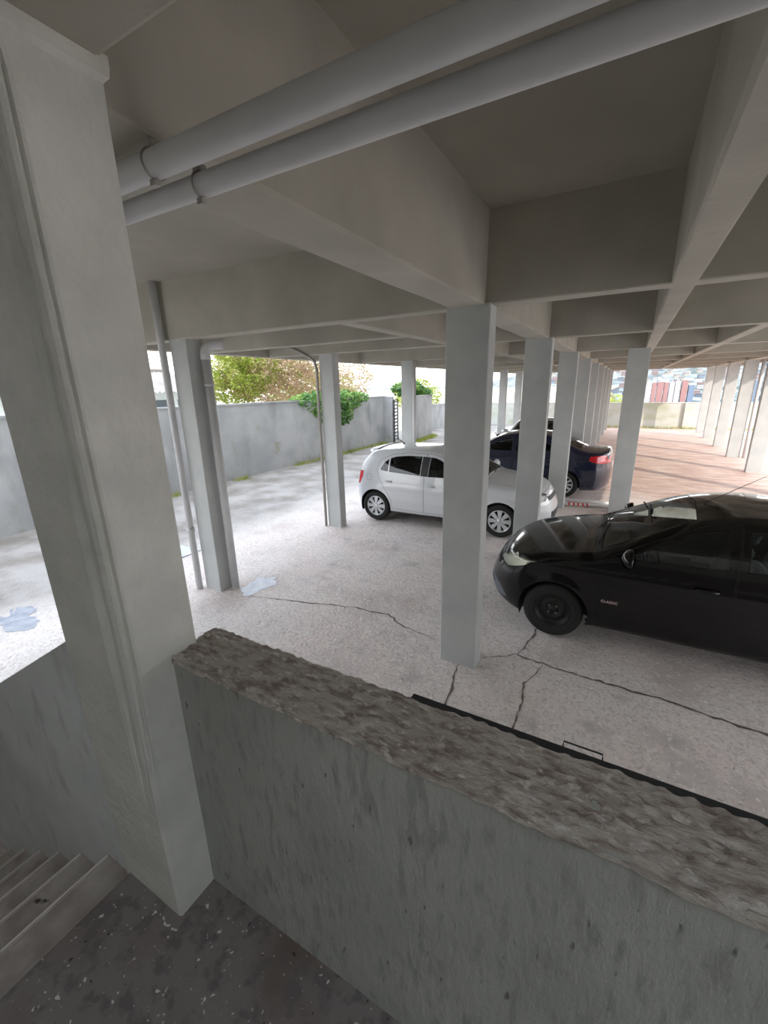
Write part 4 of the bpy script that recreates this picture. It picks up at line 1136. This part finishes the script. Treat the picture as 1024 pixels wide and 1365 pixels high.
TW = [(25, 7, 'white', 34, 'white apartment tower, leftmost of the distant block'), (33, 6, 'pink', 35, 'pink apartment tower left of the distant white ones'),
      (42, 9, 'pink', 36, 'widest pink apartment tower in the distant block'), (51, 6, 'pink', 35, 'pink apartment tower next to the widest one'),
      (59, 7, 'white', 34, 'white apartment tower between pink ones in the distance'), (67, 7, 'white', 36, 'white apartment tower near the right of the distant block'),
      (77, 8, 'pink', 38, 'pink apartment tower at the right of the distant block'), (87, 8, 'blue', 30, 'bluish apartment tower at the right end of the distant block'),
      (112, 10, 'white', 33, 'white apartment tower seen between the right row columns'), (168, 12, 'blue', 36, 'bluish tower seen near the right picture edge')]
for (x, w, c, h, lb) in TW:
    root = empty('apartment_tower', (x, 900, -36)); tag(root, lb, 'building', 'distant apartment towers')
    obj('facade', box(B(), -w / 2, w / 2, 0, 14, 0, h, 0), TM[c], root)
    bm = B(); box(bm, -w / 2 - .4, w / 2 + .4, -.4, 14.4, h, h + .8); box(bm, -1.5, 1.5, 4, 9, h + .8, h + 3.5); obj('roof', bm, TM['white'], root)
HM = [mat('house_white', (.42, .42, .42), .9), mat('house_cream', (.34, .31, .26), .9), mat('house_grey', (.13, .16, .20), .9), mat('house_brick', (.22, .15, .13), .9)]  # house colours toned to stand in for haze and glare
RM = mat('house_roof', (.14, .12, .12), .9); HW = mat('house_dark_window', (.18, .2, .25), .5)
def hill_house(m, w, d, h, k):
    root = empty('hill_house'); obj('wall', box(B(), -w/2, w/2, 0, d, -6, h), m, root)
    bm = B()
    if k % 2:
        a = [bm.verts.new(p) for p in ((-w/2-.5, -.5, h), (w/2+.5, -.5, h), (w/2+.5, d+.5, h), (-w/2-.5, d+.5, h), (-w/2-.5, d/2, h+2.2), (w/2+.5, d/2, h+2.2))]
        for ids in ((0, 1, 5, 4), (2, 3, 4, 5), (0, 4, 3), (1, 2, 5), (0, 3, 2, 1)): bm.faces.new([a[i] for i in ids])
    else: box(bm, -w/2-.4, w/2+.4, -.4, d+.4, h, h+.7)
    obj('roof', bm, RM, root)
    bm = B()
    for q in range(3): box(bm, -w/2 + w*(.12+.3*q), -w/2 + w*(.28+.3*q), -.1, .05, h*.35, h*.7)
    obj('window', bm, HW, root)
    return root
protos = [hill_house(HM[k % 4], random.uniform(9, 17), 9, random.uniform(5, 9), k) for k in range(8)]
rnd = random.Random(21); cnt = 0; placed = []; first = [True] * 8
while cnt < 260:
    y = rnd.uniform(930, 1640); px = rnd.uniform(-.16, .21)
    x = px * y
    if -.02 < 0 and y < 920: continue
    if any(abs(x - a) < 19 and abs(y - b) < 17 for a, b in placed): continue
    placed.append((x, y))
    k = rnd.choice([0, 0, 4, 1, 5, 2, 6, 3, 7])
    if first[k]: o = protos[k]; first[k] = False
    else: o = copy_tree(protos[k])
    o.location = (x, y, terrain_z(x, y)); o.rotation_euler = (0, 0, rnd.uniform(-.5, .5))
    tag(o, 'small house among many on the hazy hillside beyond the far wall', 'house', 'houses on the far hillside')
    cnt += 1
for k in range(8):
    if first[k]:
        for ch in list(protos[k].children): bpy.data.objects.remove(ch)
        bpy.data.objects.remove(protos[k])
